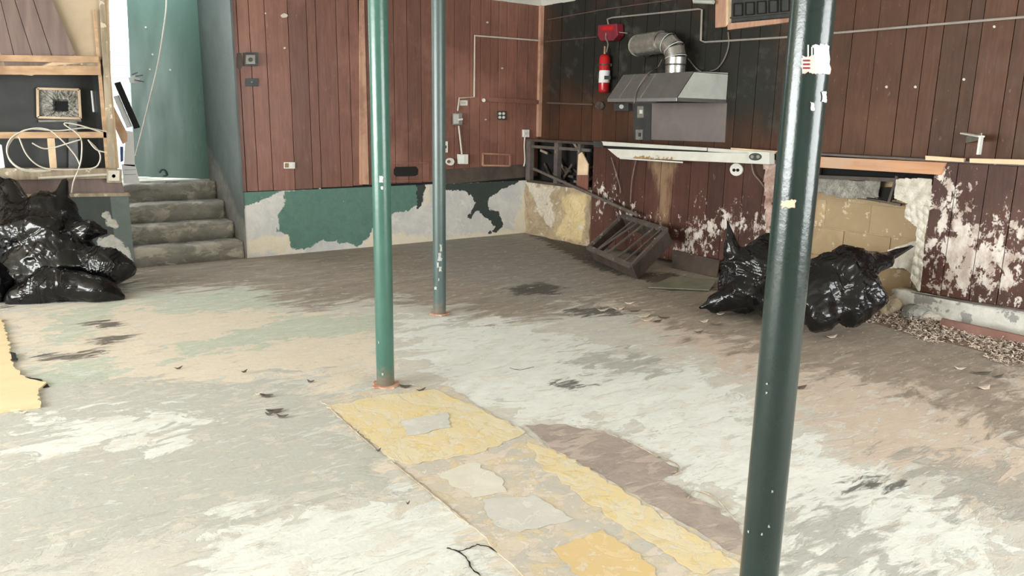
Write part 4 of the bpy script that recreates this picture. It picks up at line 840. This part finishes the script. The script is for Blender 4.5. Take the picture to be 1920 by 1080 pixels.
M['grey_patch'] = layered('pale_grey_filler', ((.58, .57, .53), (.53, .52, .48), 7, S), [(-.1, (.68, .66, .6), (.6, .58, .53), 1.5, 12, S, .04, .7), (-.25, (.4, .38, .34), (.5, .42, .36), 1.6, 30, S, .03, .6)], rough=.8)
M['cream_patch'] = layered('cream_filler', ((.66, .63, .55), (.60, .57, .49), 6, S), [(-.14, (.7, .67, .6), (.74, .66, .55), 1, 9, S, .04, .7)], rough=.8)
M['purple_torn'] = layered('exposed_brown_backing', ((.38, .32, .28), (.30, .25, .225), 6, (.8, 1.2, 1)), [(-.06, (.50, .42, .36), (.44, .36, .31), 1.6, 6, (.6, 1.4, 1), .08, .8), (-.16, (.24, .20, .18), (.30, .25, .22), 1, 8, (.5, 1.5, 1), .05, .7)], rough=.85, bumpd=.02)
M['orange_floor'] = layered('orange_vinyl', ((.66, .49, .24), (.62, .47, .25), 6, S), [(-.05, (.72, .58, .36), (.68, .52, .3), 1.5, 10, S, .04, .7), (-.16, (.70, .64, .5), (.64, .58, .45), 1.5, 22, S, .03, .7)], rough=.7)
M['ply'] = layered('pale_plywood', ((.74, .61, .38), (.68, .55, .33), 3, (.5, 2, 1)), [(-.15, (.74, .56, .34), (.8, .66, .44), 1, 6, (.4, 2, 1), .05, .6)], rough=.75)
sheet_on_floor('floor_strip', [(600,752),(740,722),(840,726),(980,812),(1160,912),(1500,1110),(1010,1110),(880,985),(740,868)], M['tan_floor'], .003, .035, .012, 1)
sheet_on_floor('yellow_vinyl', [(618,764),(720,742),(820,733),(905,770),(985,812),(900,850),(770,872),(735,862)], M['yellow_floor'], .0012, .03, .014, 2, z0=.0048)
sheet_on_floor('yellow_vinyl', [(990,830),(1060,855),(1170,925),(1290,1000),(1395,1070),(1300,1075),(1190,1000),(1080,925),(1010,870)], M['yellow_floor'], .0012, .03, .018, 3, z0=.0048)
sheet_on_floor('filler_patch', [(752,790),(838,776),(846,804),(764,820)], M['grey_patch'], .0008, .03, .012, 4, z0=.008)
sheet_on_floor('filler_patch', [(822,892),(890,868),(945,905),(950,925),(885,935)], M['cream_patch'], .0008, .03, .014, 5, z0=.0048)
sheet_on_floor('filler_patch', [(905,940),(1000,930),(1075,975),(975,1000),(925,985)], M['grey_patch'], .0008, .03, .014, 6, z0=.0048)
sheet_on_floor('orange_vinyl', [(1035,1030),(1130,995),(1200,1040),(1260,1110),(1110,1110)], M['orange_floor'], .001, .03, .014, 7, z0=.0048)
sheet_on_floor('torn_backing', [(985,798),(1060,796),(1150,818),(1210,845),(1272,878),(1268,890),(1240,900),(1330,945),(1385,985),(1400,1040),(1480,1110),(1500,1110),(1330,1015),(1160,912),(1040,850)], M['purple_torn'], .002, .04, .014, 8)
# thin curled lips along torn edges, coloured brown to read as broken shadows
M['lip'] = mat('curl_shadow_brown', (.50, .43, .34), (.22, .17, .13), 18, rough=.8)
for i, pts in enumerate([[(1090,800),(1150,818),(1200,840),(1235,860)], [(1235,858),(1268,872),(1274,886),(1262,893)], [(1290,935),(1305,922),(1340,935),(1368,965),(1388,985)], [(735,868),(800,920),(880,985)], [(705,845),(660,805),(620,768)]]):
    MB().tube([p+[0, 0, .005] for p in pxpath(pts, 2, 0, 8)], [.0018+.0022*random.random() for _ in range(8*(len(pts)-1)+1)], 6).build('curl_shadow_line', M['lip'], floor)
ply = tag(sheet_on_floor('plywood_sheet', [(-330,560),(-60,580),(5,602),(15,640),(25,690),(48,712),(88,720),(72,737),(76,765),(0,776),(-330,800)], M['ply'], .012, .035, .01, 9, None), 'pale yellow plywood sheet with ragged edge at far left of the floor', 'plywood')
for i, px in enumerate([[(50,708),(78,712),(93,726),(82,728)], [(20,664),(30,666),(34,680),(24,680)]]):
    sheet_on_floor('dark_gap', px, M['black'], .002, .03, .004, i+40, z0=.013 if i else .0008)
# cracks in the floor
def crack(pts, w=.004):
    path = pxpath(pts, 2, 0, 4); mb = MB(); v = []; 
    for i, p in enumerate(path):
        t_ = path[min(i+1, len(path)-1)]-path[max(i-1, 0)]; n_ = np.array([-t_[1], t_[0], 0]); n_ /= np.linalg.norm(n_)+1e-9; j = random.uniform(-.004, .004); ww = w*random.uniform(.3, 1)
        v += [p+n_*(j-ww)+[0, 0, .0015], p+n_*(j+ww)+[0, 0, .0015]]
    f = [(2*i, 2*i+1, 2*i+3, 2*i+2) for i in range(len(path)-1)]
    o = link('crack', v, f, M['black'], floor); md = o.modifiers.new('s', 'SOLIDIFY'); md.thickness = .001
for pts, w in (([(838,1028),(860,1034),(875,1050),(890,1072),(900,1080)], .0035), ([(860,1034),(880,1028),(893,1022)], .003), ([(893,1022),(915,1026),(950,1048),(985,1072),(1010,1090)], .004),
               ([(1250,545),(1300,543),(1350,538)], .006), ([(955,690),(975,694),(1000,688)], .003)): crack(pts, w)
# shallow paint flakes lying loose, each its own piece
M['flake'] = mat('loose_paint_flake', (.62, .54, .44), (.42, .33, .26), 20, rough=.8)
M['flake_dark'] = mat('dark_scrap', (.06, .05, .042), (.1, .08, .06), 20, rough=.8)
flakes = [(1165,577,20,1),(1190,584,26,1),(1213,600,22,0),(1245,596,24,1),(1232,604,20,1),(1350,590,16,0),(1345,608,24,1),(1310,622,20,1),(1335,568,14,0),(1320,603,16,0),(1840,700,40,1),(1870,706,24,1),(1800,692,22,0),(1845,728,22,0),(1500,728,26,1),(790,733,18,1),(760,725,24,1),(500,742,26,1),(515,770,34,1),(505,776,16,1),(530,782,24,1),(485,740,16,0),(710,846,10,1),(765,945,8,1),(458,698,12,1),(583,716,14,1),(670,808,10,0),(335,690,16,1),(1160,580,24,0),(1205,592,30,0),(1180,570,18,0),(1130,583,20,0),(1560,632,20,0),(45,772,22,0),(1450,1065,14,0)]
fg = 'loose flakes and splinters on the floor'
for i, (x, y, L, dk) in enumerate(flakes):
    a = P(x-L/2, y+random.uniform(-2, 3), 2, .004); b = P(x+L/2, y+random.uniform(-3, 2), 2, .004); mid = (a+b)/2; d = b-a; n_ = np.array([-d[1], d[0], 0]); n_ /= np.linalg.norm(n_)
    w_ = np.linalg.norm(d)*random.uniform(.12, .3); ps = [a, a+d*.25-n_*w_*.7, a+d*.6-n_*w_, b, a+d*.7+n_*w_*.6, a+d*.3+n_*w_*.9]
    ps = [p-mid+[0, 0, .004+(.012 if j in (0, 3) else 0)] for j, p in enumerate(ps)]
    o = MB().prism(ps, (0, 0, .0025)).build('floor_flake', M['flake_dark' if dk else 'flake']); o.location = (mid[0], mid[1], 0)
    zone = ('in the litter between crate and right bags' if 1120 < x < 1260 and y < 612 else 'on the floor just left of the right bags' if 1260 < x < 1400 else 'on the brown floor at far right' if x > 1700 else 'beside the near post' if x > 1400
            else 'at the foot of the leftmost post' if 740 < x < 800 and y < 740 else 'in the cracked spot left of the yellow vinyl' if 480 < x < 560 and y > 720 else 'along the left edge of the yellow strip' if x > 600 else 'on the pale floor below the steps' if x > 300 else 'by the plywood sheet')
    sz = 'largest' if L >= 30 else 'tiny' if L < 18 else 'small'
    tag(o, '%s %s curled scrap %s' % (sz, 'dark' if dk else 'pale', zone), 'flake', '%s scraps %s' % ('dark' if dk else 'pale', zone))
# broken masonry lumps at the end of the kerb
SV, SF = ico(3)
for i, (x, y, rx, ry, rz_, m_, lab) in enumerate([(1716,598,.10,.10,.075,'stone_blue','blue-grey rounded lump of rubble at the left end of the white kerb'), (1668,585,.12,.09,.09,'stone_tan','tan crumbled masonry lump beside the right black bag'), (1742,588,.07,.08,.06,'stone_white','whitish broken lump against the kerb end'), (1690,566,.10,.08,.11,'stone_tan','tan broken block leaning in the opening under torn plaster')]):
    if m_ not in M: M[m_] = mat(m_, *{'stone_blue': ((.24, .27, .27), (.34, .34, .31)), 'stone_tan': ((.33, .27, .18), (.22, .17, .12)), 'stone_white': ((.62, .59, .52), (.42, .38, .32))}[m_], scale=9, rough=.9, bump=.8, bdist=.02)
    rs = np.random.default_rng(i+60); q = SV.copy(); K = rs.normal(size=(4, 3))*3
    rr_ = 1+.16*sum(np.abs(np.sin(SV@K[k_]+k_)) for k_ in range(4))-.3; q = SV*rr_[:, None]*np.array([rx, ry, rz_]); q[:, 2] = np.maximum(q[:, 2]+rz_*.7, .002)
    c_ = P(x, y, 0, 5.90 if i != 3 else 6.1); o = link('rubble_lump', q, SF, M[m_], None, True); o.location = (float(c_[0]), float(c_[1]), .0); tag(o, lab, 'rubble')
# debris heap along the right wall
def heap():
    rs = np.random.default_rng(5); v = []; f = []
    line = [P(x, y, 2, 0) for x, y in ((1590,612),(1660,622),(1740,640),(1830,668),(1930,695))]; 
    def add(c, L, w, t, yaw, pitch):
        d = np.array([math.cos(yaw)*math.cos(pitch), math.sin(yaw)*math.cos(pitch), math.sin(pitch)]); s_ = np.array([-math.sin(yaw), math.cos(yaw), 0]); u = np.cross(d, s_); n = len(v)
        for p in (-1, 1):
            for q, r in ((-1, -1), (1, -1), (1, 1), (-1, 1)): v.append(tuple(c+d*p*L+s_*q*w*(1 if p < 0 else .6)+u*r*t))
        f.extend([(n, n+1, n+2, n+3), (n+7, n+6, n+5, n+4), (n, n+4, n+5, n+1), (n+1, n+5, n+6, n+2), (n+2, n+6, n+7, n+3), (n+3, n+7, n+4, n)])
    for i in range(5200):
        t = rs.random()**.9; y = 3.35-t*2.2; k = rs.random()**1.3; wd = (.26+.30*t)*(.8+.25*math.sin(t*23)+.12*math.sin(t*51+1))
        xw = 5.85; x = xw-k*wd; h = .055*(1-k)**1.2*(.6+.8*rs.random()); add(np.array([x, y+rs.normal()*.04, h+.006]), rs.choice([.008, .014, .022, .034, .05], p=[.3, .3, .2, .13, .07])*rs.uniform(.7, 1.2), rs.uniform(.0018, .0065), .0014, rs.uniform(0, 6.3), rs.normal()*.35)
    return v, f
hv, hf = heap()
M['chips'] = None
t = NT('wood_chip_debris'); nn = t.noise(t.coord(), 38, 2, .5); t.out(t.mix(t.ramp(nn, .42, .6), t.mix(t.ramp(t.noise(t.coord(off=(5, 5, 5)), 30, 2), .4, .6), (.07, .048, .035), (.25, .17, .12)), (.70, .60, .50)), .85)
hp_ = link('debris_heap', hv, hf, t.m); tag(hp_, 'heap of wood chips and crumbled debris along the foot of right wall', 'debris', kind='stuff')
mv = []; mf = []; nu, nv = 40, 12
for j in range(nv+1):
    for i in range(nu+1):
        y = 3.45-i/nu*2.5; k = j/nv; wd = .22+.25*i/nu; mv.append((5.87-k*wd, y, max(.0015, .05*(1-k)**1.3*(.8+.3*math.sin(y*9)+.2*math.sin(y*23)))))
for j in range(nv):
    for i in range(nu): mf.append((j*(nu+1)+i, (j+1)*(nu+1)+i, (j+1)*(nu+1)+i+1, j*(nu+1)+i+1))
o = link('dust_bank', mv, mf, mat('brown_dust', (.17, .12, .085), (.27, .195, .14), 30, rough=.95, bdist=.02), hp_, True); o['kind'] = 'stuff'
